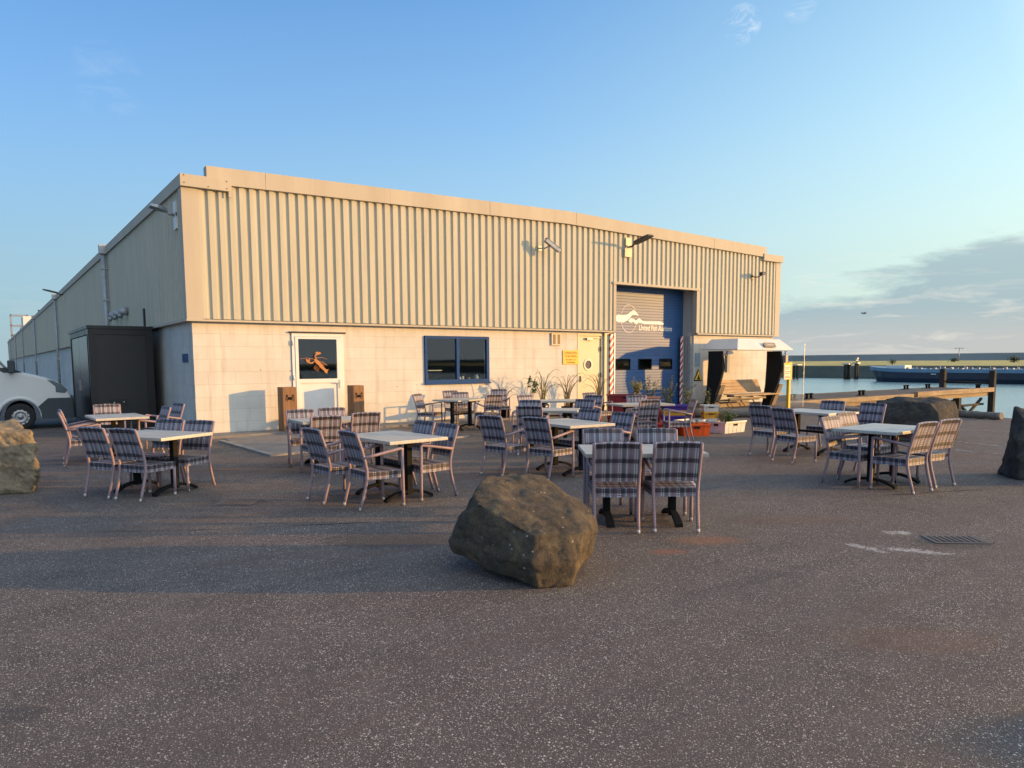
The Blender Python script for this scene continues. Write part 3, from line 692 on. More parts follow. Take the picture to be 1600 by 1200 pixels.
cctv((9.9, -.2, 5.07), 0, 'grey box security camera tilted down on the corrugated front, left', 32, -10, L_=.55)
cctv((20.35, -.2, 4.88), 0, 'dark security camera low under the right corner of the building', -6, 20, True)

# wooden bollards by the white door
def wood_fn(colA, colB, sc_=1.0, axis='z', mortar=None):
    def fn(t, b):
        P = t.n('ShaderNodeTexCoord').outputs['Object']
        s3 = {'z': (14, 14, .9), 'x': (.9, 14, 14), 'y': (14, .9, 14)}[axis]
        n = t.noise(t.mapping(P, scl=s3), 1.6*sc_, 7, .65, .6)
        c = t.ramp(n, [(.28, colA), (.5, tuple((a+b_)/2 for a, b_ in zip(colA, colB))), (.72, colB)])
        c = t.mix(t.ramp(t.noise(P, 2.5, 4), [(.4, 0), (.75, .35)]), c, tuple(a*.6 for a in colA))
        t.l(c, b.inputs['Base Color']); t.l(t.bump(n, .4, .006), b.inputs['Normal'])
    return fn
M_OAK = mat('brown_timber', (.3, .15, .06), .6, fn=wood_fn((.10, .045, .018), (.30, .15, .06)))
def bollard(x0, x1, label):
    t = thing('wooden_bollard', label, 'bollard', ((x0+x1)/2, -.56, .055), group='timber bollards flanking the white door')
    h = (x1-x0)/2
    b = MB(); b.box(-h, h, -.19, .19, 0, 1.045); b.build('post', M_OAK, t, bevel=.012)
    b = MB(); yb = -.1945
    f = lambda p, q_, r: (p, r, q_)
    def fl(poly): b.prism(poly, yb-.001, yb+.003, 0, f=f)
    fl(ell(0, .78, .055, .035))
    for sgn in (-1, 1):
        for k, (dx, dz) in enumerate(((.10, .06), (.12, .02), (.115, -.02), (.09, -.055))):
            fl([(sgn*.03, .78+dz*.3), (sgn*dx*.8, .78+dz+.012), (sgn*dx, .78+dz-.02), (sgn*dx*.75, .78+dz-.002), (sgn*.03, .77+dz*.3)])
        fl(ell(sgn*.07, .845, .03, .018, sgn*.8))
    b.build('crab_mark', M_BLACK, t); return t
bollard(1.76, 2.10, 'square brown timber bollard with black crab mark, left of the white door')
bollard(3.53, 3.82, 'square brown timber bollard with black crab mark, right of the white door')

# ---------------------------------------------------------------- black cabinet
cb = thing('black_cabinet', 'tall black metal cabinet standing against the shaded side wall', 'cabinet', (-1.72, 3.3, 0))
M_CAB = varied((.019, .019, .019), .12, 2, .45, .05, 30, name='anthracite_panel'); M_CAB2 = varied((.010, .010, .0105), .12, 2, .4, .05, 30, name='black_frame')
b = MB(); b.box(.06, 1.40, .03, 4.5, .05, 2.56); b.build('body', M_CAB, cb)
b = MB()
b.box(0, .14, 0, .12, 0, 2.56); b.box(1.30, 1.46, 0, .12, 0, 2.56); b.box(.14, 1.30, 0, .12, 2.42, 2.56); b.box(.14, 1.3, 0, .12, 0, .12)
b.box(0, .05, .12, 4.6, 2.42, 2.56); b.box(0, .05, .12, 4.6, 0, .1); b.box(0, .055, 4.45, 4.6, .1, 2.42); b.box(-.03, 1.49, -.03, 4.63, 2.562, 2.64)
b.build('frame', M_CAB2, cb)
for y0, y1 in ((.5, 2.45), (2.48, 4.43)):
    b = MB(); b.box(.02, .058, y0, y1, .12, 2.40); dd = b.build('door', mat('gloss_black', (.015, .013, .014), .25, 0, .3), cb)
    yh = 2.36 if y0 < 1 else 2.57
    b = MB(); b.box(-.03, .018, yh-.015, yh+.015, .95, 1.25); b.box(-.05, -.03, yh-.06, yh+.06, 1.15, 1.18); b.build('handle', M_GREYM, dd)
b = MB(); b.box(.42, .80, .018, .028, .60, .78); b.cyl((.50, .012, .69), .014, .012, 8, 1, 'y'); b.cyl((.72, .012, .70), .014, .012, 8, 1, 'y'); b.build('socket_plate', [M_CAB2, M_WHITEP], cb)

# ---------------------------------------------------------------- roof plant far along
ru = thing('roof_unit', 'pale ventilation unit with frame on the far end of the roof', 'roof unit', (2.5, 112, 5.6))
b = MB(); b.box(-1.2, 1.8, 0, 6, .6, 3.3); b.box(-.6, 1.0, -2, 0, .4, 2.0); b.build('casing', varied((.62, .60, .56), .1, 1, .5, name='unit_white'), ru)
b = MB()
for x in (-2.4, -.2):
    for y in (12, 15): b.box(x, x+.18, y, y+.18, -1, 4.2)
for z in (.8, 2.4, 4.05): b.box(-2.4, -.02, 12, 12.12, z, z+.15); b.box(-2.4, -.02, 15, 15.12, z, z+.15)
b.build('frame', M_GREYM, ru)
b = MB(); b.cyl((1.2, 2, 3.3), .25, .9, 10); b.cyl((1.2, 2, 4.2), .4, .2, 10); b.build('chimney', M_DARKM, ru)

# ---------------------------------------------------------------- tables and chairs
def plaid_fn(t, b):
    uv = t.sep(t.n('ShaderNodeUVMap').outputs[0]); u, v = uv[0], uv[1]
    cell = .0115
    fu = t.math('FRACT', t.math('MULTIPLY', u, 1/.152)); fv = t.math('FRACT', t.math('ADD', t.math('MULTIPLY', v, 1/.155), .35))
    P_ = (.185, .155, .175); Wt = (.60, .57, .56); N_ = (.046, .046, .068); Mr = (.17, .07, .10); G = (.20, .20, .235)
    warp = t.ramp(fu, [(0, P_), (.075, Wt), (.15, P_), (.225, Wt), (.30, N_), (.53, G), (.60, Wt), (.675, P_), (.78, Mr), (.90, P_)], 'CONSTANT')
    weft = t.ramp(fv, [(0, P_), (.15, G), (.45, P_), (.60, (.006, .006, .012)), (.86, N_), (.93, P_)], 'CONSTANT')
    cu = t.math('FLOOR', t.math('MULTIPLY', u, 1/cell)); cv = t.math('FLOOR', t.math('MULTIPLY', v, 1/cell))
    par = t.math('FRACT', t.math('MULTIPLY', t.math('ADD', cu, cv), .5)); par = t.math('GREATER_THAN', t.math('ABSOLUTE', par), .25)
    # strand profile for relief
    lu = t.math('ABSOLUTE', t.math('SUBTRACT', t.math('FRACT', t.math('MULTIPLY', u, 1/cell)), .5)); lv = t.math('ABSOLUTE', t.math('SUBTRACT', t.math('FRACT', t.math('MULTIPLY', v, 1/cell)), .5))
    hw = t.math('SUBTRACT', 1.0, t.math('MULTIPLY', t.math('MULTIPLY', lu, lu), 4)); hf = t.math('SUBTRACT', 1.0, t.math('MULTIPLY', t.math('MULTIPLY', lv, lv), 4))
    warp = t.mix(t.math('MULTIPLY', t.math('MULTIPLY', t.math('GREATER_THAN', fv, .60), t.math('LESS_THAN', fv, .88)), .62), warp, (.014, .015, .026))
    c = t.mix(par, weft, warp)
    t.l(c, b.inputs['Base Color'])
    h = t.mix(par, t.comb(hf, hf, hf), t.comb(hw, hw, hw))
    t.l(t.bump(h, .55, .003), b.inputs['Normal'])
M_PLAID = mat('plaid_weave', (.2, .2, .25), .5, 0, .35, plaid_fn)
def wrap_fn(t, b):
    uv = t.sep(t.n('ShaderNodeUVMap').outputs[0]); f = t.math('FRACT', t.math('MULTIPLY', uv[1], 1/.0145))
    t.l(t.ramp(f, [(0, (.30, .21, .22)), (.5, (.36, .27, .28)), (.62, (.10, .06, .085)), (.9, (.28, .2, .21))]), b.inputs['Base Color'])
    t.l(t.bump(t.ramp(f, [(0, 0), (.25, 1), (.6, .9), (.75, 0)]), .5, .003), b.inputs['Normal'])
M_WRAP = mat('wrapped_weave', (.3, .2, .22), .5, 0, .35, wrap_fn)
M_TIP = mat('plastic_foot', (.45, .43, .42), .5)
def fabric_panel(b, pts, w_, th, n=8, sag=0.0, u0=0.0):
    """a woven panel swept along pts (y,z) with half-width function"""
    L_ = [0]
    for i in range(1, len(pts)): L_.append(L_[-1]+math.hypot(pts[i][0]-pts[i-1][0], pts[i][1]-pts[i-1][1]))
    def nrm(i):
        a = pts[max(i-1, 0)]; c = pts[min(i+1, len(pts)-1)]; d_ = math.hypot(c[0]-a[0], c[1]-a[1]); return (-(c[1]-a[1])/d_, (c[0]-a[0])/d_)
    for s_, fl_ in ((.5, False), (-.5, True)):
        rows = []
        for i, (y, z) in enumerate(pts):
            ny, nz_ = nrm(i); r = []
            for j in range(n+1):
                x = -w_+2*w_*j/n; k = 1-(x/w_)**2
                r.append((x, y+ny*th*s_+sag*k*ny, z+nz_*th*s_+sag*k*nz_))
            if fl_: r.reverse()
            rows.append(r)
        b.grid(rows, 0, False, lambda i, j: ((-w_+2*w_*j/n)*(1 if not fl_ else -1)+u0, L_[i]))
    # edges
    for i in range(len(pts)-1):
        for sgn in (-1, 1):
            q_ = []
            for ii, s_ in ((i, .5), (i+1, .5), (i+1, -.5), (i, -.5)):
                ny, nz_ = nrm(ii); q_.append((sgn*w_, pts[ii][0]+ny*th*s_, pts[ii][1]+nz_*th*s_))
            b.face(q_ if sgn > 0 else q_[::-1], 0, [(0, L_[i]), (0, L_[i+1]), (th, L_[i+1]), (th, L_[i])])
    for i in (0, len(pts)-1):
        ny, nz_ = nrm(i); r = []
        y, z = pts[i]
        for j in range(n):
            xa = -w_+2*w_*j/n; xb = -w_+2*w_*(j+1)/n; ka = 1-(xa/w_)**2; kb = 1-(xb/w_)**2
            b.face([(xa, y+ny*(th*.5+sag*ka), z+nz_*(th*.5+sag*ka)), (xb, y+ny*(th*.5+sag*kb), z+nz_*(th*.5+sag*kb)), (xb, y+ny*(-th*.5+sag*kb), z+nz_*(-th*.5+sag*kb)), (xa, y+ny*(-th*.5+sag*ka), z+nz_*(-th*.5+sag*ka))], 0, [(xa, 0), (xb, 0), (xb, th), (xa, th)])
def make_chair(arm, seed=0):
    t = thing('wicker_armchair' if arm else 'wicker_chair', None, 'chair', (0, -500, 0))
    hw = .215; fx = hw+(.035 if arm else 0)
    # seat: woven box with slightly sagging top and woven skirts
    b = MB(); y0, y1, zt, zb = -.21, .235, .425, .335; w_ = fx+.005; n = 8; wb = hw+.005
    def wid(y): return wb+(w_-wb)*((y-y0)/(y1-y0))
    rows = []; ys = [y0+(y1-y0)*i/8 for i in range(9)]
    for y in ys: rows.append([(wid(y)*(-1+2*j/n), y, zt-.010*(1-(-1+2*j/n)**2)*(1-((y-y0)/(y1-y0)*2-1)**2)) for j in range(n+1)])
    b.grid(rows, 0, False, lambda i, j: (w_*(-1+2*j/n), ys[min(i, 8)]))
    for i in range(8):
        for s_ in (-1, 1):
            ya, yb_ = ys[i], ys[i+1]
            b.face([(s_*wid(ya), ya, zb), (s_*wid(yb_), yb_, zb), (s_*wid(yb_), yb_, zt), (s_*wid(ya), ya, zt)], 0, [(ya, 0), (yb_, 0), (yb_, .09), (ya, .09)])
    for yy, ww in ((y0, wid(y0)), (y1, wid(y1))):
        b.face([(-ww, yy, zb), (ww, yy, zb), (ww, yy, zt), (-ww, yy, zt)], 0, [(-ww, 0), (ww, 0), (ww, .09), (-ww, .09)])
    b.face([(-wid(y0), y0, zb), (wid(y0), y0, zb), (wid(y1), y1, zb), (-wid(y1), y1, zb)], 0, [(-w_, y0), (w_, y0), (w_, y1), (-w_, y1)])
    b.build('seat', M_PLAID, t)
    b = MB(); pts = [(-.222, .49), (-.236, .55), (-.256, .63), (-.280, .71), (-.307, .80), (-.328, .862), (-.338, .876)]
    fabric_panel(b, pts, .218, .024, 8, -.014, 0); b.build('backrest', M_PLAID, t, recalc=False, weld=False)
    for s_ in (-1, 1):
        b = MB(); b.tube([(s_*.208, -.30, .0), (s_*.209, -.275, .10), (s_*.211, -.235, .24), (s_*.214, -.212, .36), (s_*.216, -.213, .45), (s_*.218, -.236, .56), (s_*.220, -.272, .69), (s_*.221, -.310, .80), (s_*.221, -.334, .872)], .0175, 8, 0)
        b.tube([(s_*.208, -.302, .001), (s_*.208, -.295, .035)], .0175, 8, 1); b.build('leg', [M_WRAP, M_TIP], t)
        b = MB(); h = .66 if arm else .35
        b.tube([(s_*fx, .225, 0), (s_*fx, .225, .15), (s_*fx, .223, .34), (s_*fx, .219, h)] if arm else [(s_*fx, .212, 0), (s_*fx, .215, .2), (s_*fx, .215, .35)], .0185, 8, 0)
        b.tube([(s_*fx, .225 if arm else .212, .001), (s_*fx, .225 if arm else .212, .035)], .0185, 8, 1)
        b.build('leg', [M_WRAP, M_TIP], t)
        if arm:
            b = MB(); b.tube([(s_*fx, .232, .655), (s_*fx, .20, .668), (s_*(fx-.002), .05, .645), (s_*(fx-.012), -.1, .618), (s_*.224, -.248, .592)], .0175, 8, 0, flat=1.0); b.build('armrest', M_WRAP, t)
    return t
CH = {1: make_chair(1), 0: make_chair(0)}; used = {1: False, 0: False}
def place_chair(x, y, ang, arm, label):
    o = CH[arm]
    if used[arm]: o = copy_tree(o)
    used[arm] = True
    o.location = (x, y, .004 if not (.2 < x < 4.7 and -4.6 < y < -.63) else .014); o.rotation_euler = (0, 0, R(ang)); o['label'] = label
    o['group'] = 'plaid woven terrace chairs around the tables'; return o
def ttop_fn(t, b):
    P = t.n('ShaderNodeTexCoord').outputs['Object']
    S = t.sep(P)
    n = t.noise(t.mapping(P, scl=(1.5, 16, 16)), 1.7, 8, .65, .5)
    c = t.ramp(n, [(.28, (.33, .32, .275)), (.55, (.45, .43, .375)), (.75, (.53, .51, .46))])
    g_ = t.math('FRACT', t.math('MULTIPLY', S[1], 1/.137)); gap = t.math('LESS_THAN', g_, .035)
    c = t.mix(t.math('MULTIPLY', gap, .45), c, (.18, .17, .15))
    st = t.noise(P, 3.1, 5, .6); c = t.mix(t.ramp(st, [(.58, 0), (.72, .35)]), c, (.24, .22, .19))
    t.l(c, b.inputs['Base Color']); t.l(t.bump(n, .15, .002), b.inputs['Normal'])
    t.l(t.ramp(st, [(.3, .35), (.7, .6)]), b.inputs['Roughness'])
M_TTOP = mat('whitewashed_tabletop', (.45, .43, .38), .45, 0, .5, ttop_fn)
def make_table():
    t = thing('terrace_table', None, 'table', (0, -500, 0))
    b = MB(); b.box(-.6, .6, -.41, .41, .712, .752); b.build('tabletop', M_TTOP, t, bevel=.006)
    for s_ in (-1, 1):
        b = MB(); b.box(s_*.34-.036, s_*.34+.036, -.036, .036, .06, .68); b.box(s_*.34-.03, s_*.34+.03, -.30, .30, .68, .71); b.build('column', M_BLACK, t, bevel=.004)
        b = MB()
        rows = []
        for i in range(13):
            y = -.33+.66*i/12; k = abs(y)/.33; zc = .085*(1-k**2.2)+.016; hwz = .03+.012*k; hz = .017
            rows.append([(s_*.34-hwz, y, zc-hz), (s_*.34+hwz, y, zc-hz), (s_*.34+hwz, y, zc+hz), (s_*.34-hwz, y, zc+hz)])
        b.grid(rows, 0, True, None, False); b.face(rows[0]); b.face(rows[-1][::-1]); b.build('foot', M_BLACK, t, bevel=.004)
    b = MB(); b.box(-.304, .304, -.016, .016, .36, .40); b.build('crossbar', M_BLACK, t)
    return t
TB0 = make_table(); tused = [False]
def place_table(x, y, ang, label):
    o = TB0 if not tused[0] else copy_tree(TB0)
    tused[0] = True; o.location = (x, y, .004 if not (.2 < x < 4.7 and -4.6 < y < -.63) else .014); o.rotation_euler = (0, 0, R(ang)); o['label'] = label; o['group'] = 'whitewashed terrace tables'
for a in ((-2.14, -7.30, 121, 'whitewashed table in front left with armless plaid chairs, nearest the pale yellow boulder'),
          (-2.03, -3.22, 92, 'whitewashed table in front of the tall black cabinet'),
          (.66, -6.42, -4, 'whitewashed table in front of the white door, partly hidden by chair backs'),
          (.17, -9.55, 95, 'large looking whitewashed table left of the brown rock, with armchairs both sides'),
          (5.62, -2.45, 18, 'whitewashed table below the blue framed window'),
          (3.17, -9.38, 86, 'whitewashed table straight behind the brown rock'),
          (4.77, -6.90, -45, 'narrow looking table just beyond the one behind the brown rock'),
          (1.54, -12.42, -36, 'whitewashed table nearest the camera, right of the brown rock'),
          (7.45, -6.75, -20, 'whitewashed table in front of the dark red crates by the roller door'),
          (7.05, -4.45, -25, 'far table near the wall in front of the tall dry grasses'),
          (8.05, -10.40, 84, 'right hand table near the boat shaped shelter with armless chairs'),
          (5.77, -12.80, 3, 'pale whitewashed table at right in front of the large grey boulder')): place_table(*a)
CD = [
 (-2.58, -7.23, 302, 0, 'armless plaid chair seen from behind, outer left one at the front left table'),
 (-2.30, -7.71, 302, 0, 'armless plaid chair seen from behind, nearest the camera at the front left table'),
 (-1.79, -7.36, 128, 0, 'armless plaid chair on the right end of the front left table, facing the camera side'),
 (-2.06, -6.84, 129, 0, 'armless plaid chair half hidden behind the top of the front left table'),
 (-2.60, -3.78, 268, 1, 'pink lit armchair seen edge on, nearer of two left of the cabinet table'),
 (-2.53, -3.00, 270, 1, 'pink lit armchair seen edge on, farther of two left of the cabinet table'),
 (-2.00, -1.95, 177, 1, 'sunlit orange looking armchair at the head of the table before the black cabinet'),
 (-1.53, -3.20, 96, 1, 'narrow seen armchair close to the right side of the cabinet table'),
 (-1.11, -2.24, 104, 1, 'armchair standing off to the far right of the cabinet table beside the building corner'),
 (.28, -6.14, 168, 1, 'sunlit armchair in front of the left timber bollard'),
 (.90, -6.00, 170, 1, 'sunlit armchair in front of the white door between the timber bollards'),
 (.17, -7.18, 353, 1, 'reddish armchair back, left of two before the white door table'),
 (.93, -6.90, 353, 1, 'reddish armchair back, right of two before the white door table'),
 (-.47, -9.33, 276, 1, 'armchair seen from behind left, farther of two at the table left of the rock'),
 (-.27, -9.96, 272, 1, 'armchair seen from behind nearest the camera at the table left of the rock'),
 (.48, -9.83, 92, 1, 'armchair on the right of the table left of the rock, sunlit arm in front'),
 (.48, -9.25, 94, 1, 'armchair behind the right edge of the table left of the rock, back just showing'),
 (4.97, -2.00, 214, 1, 'armchair with pink lit back left of the table under the blue window'),
 (6.45, -.85, 176, 1, 'armchair against the wall directly below the blue window, only its pink top showing'),
 (6.03, -1.92, 165, 1, 'armchair behind the columns of the table under the blue window'),
 (6.03, -3.04, 353, 1, 'armchair with orange lit back on the near right side of the window table'),
 (7.85, -.95, 150, 1, 'dark armchair standing alone by the wall right of the blue window'),
 (2.32, -8.93, 283, 1, 'armchair seen from behind standing off left of the table behind the rock'),
 (2.60, -9.64, 283, 1, 'armchair seen from behind directly above the top of the brown rock'),
 (3.70, -8.97, 98, 1, 'bluish armchair beyond the far right edge of the table behind the rock, farther one'),
 (3.57, -9.82, 92, 1, 'bluish armchair with pink lit arm right of the table behind the rock, nearer one'),
 (4.78, -6.25, 132, 1, 'pale topped armchair peeping over the dark chair at the second table behind the rock'),
 (4.07, -7.33, 313, 1, 'dark armchair back left of the narrow table beyond the rock'),
 (5.75, -6.63, 107, 1, 'armchair with pink edge on the right end of the narrow table beyond the rock'),
 (1.14, -12.46, 321, 1, 'large plaid armchair back beside the rock, left of the two nearest the camera'),
 (1.62, -12.78, 322, 1, 'large plaid armchair back right of the two nearest the camera'),
 (1.64, -11.81, 143, 1, 'plaid armchair facing the camera across the nearest table, left one'),
 (2.09, -12.19, 139, 1, 'plaid armchair facing the camera across the nearest table, right one'),
 (6.98, -7.25, 342, 1, 'pink lit armchair back in front of the dark red crates'),
 (7.44, -7.78, 54, 1, 'armchair seen side on beside the orange fish crate'),
 (7.95, -6.25, 148, 1, 'armchair hidden behind the crate table with only a blue strip of back showing'),
 (6.35, -4.45, 184, 1, 'dark blue looking armchair left of the far table in front of the grasses'),
 (7.10, -5.45, 111, 1, 'mauve armchair right of the far table, left of the striped door guard'),
 (8.34, -4.48, 180, 1, 'farthest dark armchair in front of the cream door'),
 (7.22, -10.10, 268, 0, 'armless plaid chair seen from behind below the shelter, left one'),
 (6.84, -10.83, 260, 0, 'armless plaid chair seen from behind below the shelter, right one'),
 (8.78, -10.17, 94, 0, 'armless blue looking chair beyond the table by the shelter, left one'),
 (8.62, -10.99, 89, 0, 'armless blue looking chair standing in front of the large grey boulder'),
 (5.45, -12.55, 181, 1, 'yellow sunlit armchair at the left end of the right hand table, nearer one'),
 (6.34, -12.27, 178, 1, 'yellow sunlit chair back behind the right hand table, farther one'),
 (5.48, -13.16, 356, 1, 'armchair seen from behind at right, nearer of two at the right hand table'),
 (6.16, -13.14, 353, 1, 'rightmost armchair of all, seen from behind at the right hand table'),
]
for a in CD: place_chair(*a)

# ---------------------------------------------------------------- rocks
def rock_fn(c1, c2, c3, sc_=1.0, cracks=.5, spots=False):
    def fn(t, b):
        P = t.n('ShaderNodeTexCoord').outputs['Object']
        n = t.noise(P, 2.2*sc_, 8, .65, .3); n2 = t.noise(P, 9*sc_, 8, .7); n3 = t.noise(P, 40*sc_, 6, .7)
        c = t.ramp(n, [(.3, c1), (.55, c2), (.72, c3)])
        c = t.mix(t.ramp(n2, [(.45, 0), (.7, .55)]), c, tuple(x*.45 for x in c1))
        c = t.mix(t.ramp(n3, [(.5, 0), (.75, .4)]), c, c3)
        if spots:
            v = t.n('ShaderNodeTexVoronoi'); v.inputs['Scale'].default_value = 26; t.l(P, v.inputs['Vector'])
            s3 = t.sep(v.outputs['Color']); k = t.math('MULTIPLY', t.math('LESS_THAN', v.outputs['Distance'], .2), t.math('GREATER_THAN', s3[0], .8))
            k = t.math('MULTIPLY', k, t.ramp(t.noise(P, 3.5, 2), [(.52, 0), (.6, 1)])); c = t.mix(t.math('MULTIPLY', k, .8), c, (.55, .55, .53))
        t.l(c, b.inputs['Base Color'])
        h = t.math('ADD', t.math('MULTIPLY', n2, 1.0), t.math('MULTIPLY', n3, .5))
        h = t.math('ADD', h, t.math('MULTIPLY', t.noise(P, 120*sc_, 3, .7), .35)); t.l(t.bump(h, 1.0, .035), b.inputs['Normal'])
    return fn
def hull_rock(name, pts, m, label, cuts=4, smooth_=3, amp=.03, sc_=3.0, seed=0, ridge=0.0, loc=None):
    bm = bmesh.new()
    cx = sum(p[0] for p in pts)/len(pts); cy = sum(p[1] for p in pts)/len(pts)
    for p in pts: bm.verts.new((p[0]-cx, p[1]-cy, p[2]))
    r = bmesh.ops.convex_hull(bm, input=bm.verts)
    junk = [v for v in bm.verts if not v.link_faces]
    bmesh.ops.delete(bm, geom=junk, context='VERTS')
    bmesh.ops.triangulate(bm, faces=bm.faces)
    for _ in range(cuts):
        bmesh.ops.subdivide_edges(bm, edges=[e for e in bm.edges if e.calc_length() > .02], cuts=1, use_grid_fill=True)
        if _ < 2: bmesh.ops.triangulate(bm, faces=bm.faces)
    for _ in range(smooth_): bmesh.ops.smooth_vert(bm, verts=bm.verts, factor=.6, use_axis_x=True, use_axis_y=True, use_axis_z=True)
    bm.normal_update()
    mv = []
    for v in bm.verts:
        p = v.co*sc_+Vector((seed*7.3, seed*3.1, 0))
        k = noise.noise(p*.5)*1.6+noise.noise(p)*1.0+noise.noise(p*2.3)*.45+noise.noise(p*5)*.22+noise.noise(p*11)*.11
        rd = (1-abs(noise.noise(p*1.3+Vector((5, 5, 5)))))*ridge
        mv.append(v.normal*(k*amp - max(0, rd-.75*ridge)*.25))
    for v, d_ in zip(bm.verts, mv):
        v.co += d_
        if v.co.z < .0: v.co.z = -.004
    for f in bm.faces: f.smooth = True
    me = bpy.data.meshes.new(name); bm.to_mesh(me); bm.free(); me.materials.append(m)
    o = bpy.data.objects.new(name, me); COL.objects.link(o); o.location = (cx, cy, 0)
    return tag(o, label, 'boulder')
M_RK1 = mat('brown_rock', (.15, .12, .08), .85, 0, .3, rock_fn((.050, .045, .039), (.13, .105, .072), (.27, .205, .12), 2.4, spots=True))
M_RK2 = mat('yellow_limestone', (.35, .3, .2), .9, 0, .2, rock_fn((.16, .13, .095), (.33, .27, .18), (.42, .35, .23), 2.0))
M_RK3 = mat('dark_grey_rock', (.08, .08, .075), .9, 0, .2, rock_fn((.040, .042, .043), (.085, .082, .074), (.14, .125, .10), 2.0))
rk_pts = [(-.69, -13.57, 0), (-.46, -13.64, 0.0), (-.50, -12.92, .0), (-.99, -12.80, .24), (-.96, -12.83, .15), (-.86, -12.96, .64), (-.60, -12.74, .68),
          (-.30, -12.66, .68), (.0, -12.76, .67), (-.90, -13.10, .58), (-.80, -13.29, .45), (-.72, -13.55, .39), (.14, -13.23, .41), (.04, -13.40, .29), (-.08, -13.46, .14),
          (-.34, -13.66, .38), (-.46, -13.70, .16), (-.78, -13.58, .20), (-.86, -13.15, .22), (-.1, -12.40, .08), (.30, -12.75, .10), (.30, -12.82, .40), (-.10, -12.38, .38), (-.50, -12.5, .3), (-.3, -12.6, 0), (-.02, -13.15, 0)]
def grow(pts, k=1.04):
    cx = sum(p[0] for p in pts)/len(pts); cy = sum(p[1] for p in pts)/len(pts)
    return [(cx+(p[0]-cx)*k, cy+(p[1]-cy)*k, p[2]*(1+(k-1)*.8)) for p in pts]
hull_rock('boulder', grow(rk_pts, 1.03), M_RK1, 'rough brown boulder alone in the foreground with dark underside', 5, 2, .019, 5.5, 1, .15)
def fwd(r, f): return (CAMX+r*Rt.x+f*math.sin(yaw), CAMY+r*Rt.y+f*math.cos(yaw))
hull_rock('boulder', grow([(*fwd(r, f), z) for r, f, z in ((-6.24, 9.25, 0), (-6.19, 9.3, .35), (-6.27, 9.35, .76), (-6.62, 9.9, .75), (-6.65, 10.0, 0), (-7.0, 9.1, .86), (-7.5, 9.1, .90), (-7.6, 9.1, 0), (-7.9, 9.5, .9), (-8.0, 9.8, 0), (-7.6, 10.4, .82), (-7.2, 10.4, .82), (-7.2, 10.5, 0), (-7.6, 10.5, 0), (-6.9, 9.05, .0))], 1.02), M_RK2, 'pitted yellowish limestone boulder cut by the left edge of the photo', 5, 1, .035, 6.0, 2, .25)
hull_rock('boulder', grow([(11.02, -10.2, 0), (11.0, -10.2, .5), (11.06, -10.25, .76), (11.15, -10.4, .80), (11.36, -10.9, .76), (11.42, -11.02, .6), (11.44, -11.04, 0), (12.2, -10.85, .80), (12.36, -10.9, .74), (12.42, -10.95, .5), (12.44, -10.95, 0), (12.3, -10.42, .80), (11.6, -10.1, .84), (11.3, -9.9, .76), (11.3, -9.85, 0), (12.5, -10.2, .72), (12.5, -10.1, 0)], 1.05), M_RK3, 'broad dark grey boulder behind the right hand tables near the jetty', 5, 1, .026, 5.0, 3, .1)
hull_rock('boulder', grow([(7.50, -13.80, 0), (7.47, -13.78, .45), (7.50, -13.80, .84), (7.9, -13.55, .97), (8.6, -13.9, .85), (8.7, -14.0, 0), (7.8, -14.5, .75), (7.8, -14.6, 0), (8.4, -14.6, .5), (8.4, -14.7, 0), (7.9, -13.4, 0)], 1.02), M_RK3, 'dark boulder just entering the right edge of the photo', 5, 3, .04, 4.0, 4, .1)
# unseen boulders added right of the frame to cast the foreground shade
def shade_rock(cx, cy, rx, ry, h, seed, label):
    random.seed(seed); pts = []
    for k in range(9):
        a = 2*math.pi*k/9+random.uniform(-.2, .2); pts.append((cx+rx*math.cos(a), cy+ry*math.sin(a), 0)); pts.append((cx+rx*.95*math.cos(a), cy+ry*.95*math.sin(a), h*random.uniform(.5, .8))); pts.append((cx+rx*.6*math.cos(a), cy+ry*.6*math.sin(a), h))
    hull_rock('boulder', pts, M_RK3, label, 5, 2, .04, 3.0, seed, .1)
shade_rock(9.3, -26.4, 2.9, 2.4, 2.3, 7, 'largest dark heap of stone, added far outside the right of the frame for shade')
shade_rock(3.3, -19.5, 1.0, .85, .55, 5, 'dark boulder added beyond the right of the frame to shade the foreground')

# ---------------------------------------------------------------- drains
def drain(x, y, rz, label, lx=.5, ly=.32):
    t = thing('drain_grate', label, 'drain', (x, y, 0), rz)
    b = MB(); b.box(-lx/2, lx/2, -ly/2, ly/2, .005, .007); b.build('pit_shade', mat('pit_black', (.004, .004, .004), .9), t)  # flat black sheet, painted in for the shade of the open hole
    b = MB(); 
    for (a, c, e, f_) in ((-lx/2-.04, lx/2+.04, -ly/2-.04, -ly/2), (-lx/2-.04, lx/2+.04, ly/2, ly/2+.04), (-lx/2-.04, -lx/2, -ly/2, ly/2), (lx/2, lx/2+.04, -ly/2, ly/2)): b.box(a, c, e, f_, .004, .0065)
    n = 8
    for i in range(n):
        xx_ = -lx/2+lx*(i+.5)/n
        b.box(xx_-.014, xx_+.014, -ly/2, ly/2, .0075, .010)
    b.build('grate', varied((.12, .10, .088), .4, 20, .7, .3, 80, name='cast_iron'), t)
drain(3.25, -14.76, R(-40), 'iron drain grate with open slots beside white spills in the right foreground', .42, .22)
drain(-1.52, -8.78, R(-36), 'iron drain grate in the asphalt in front of the left hand tables', .36, .36)

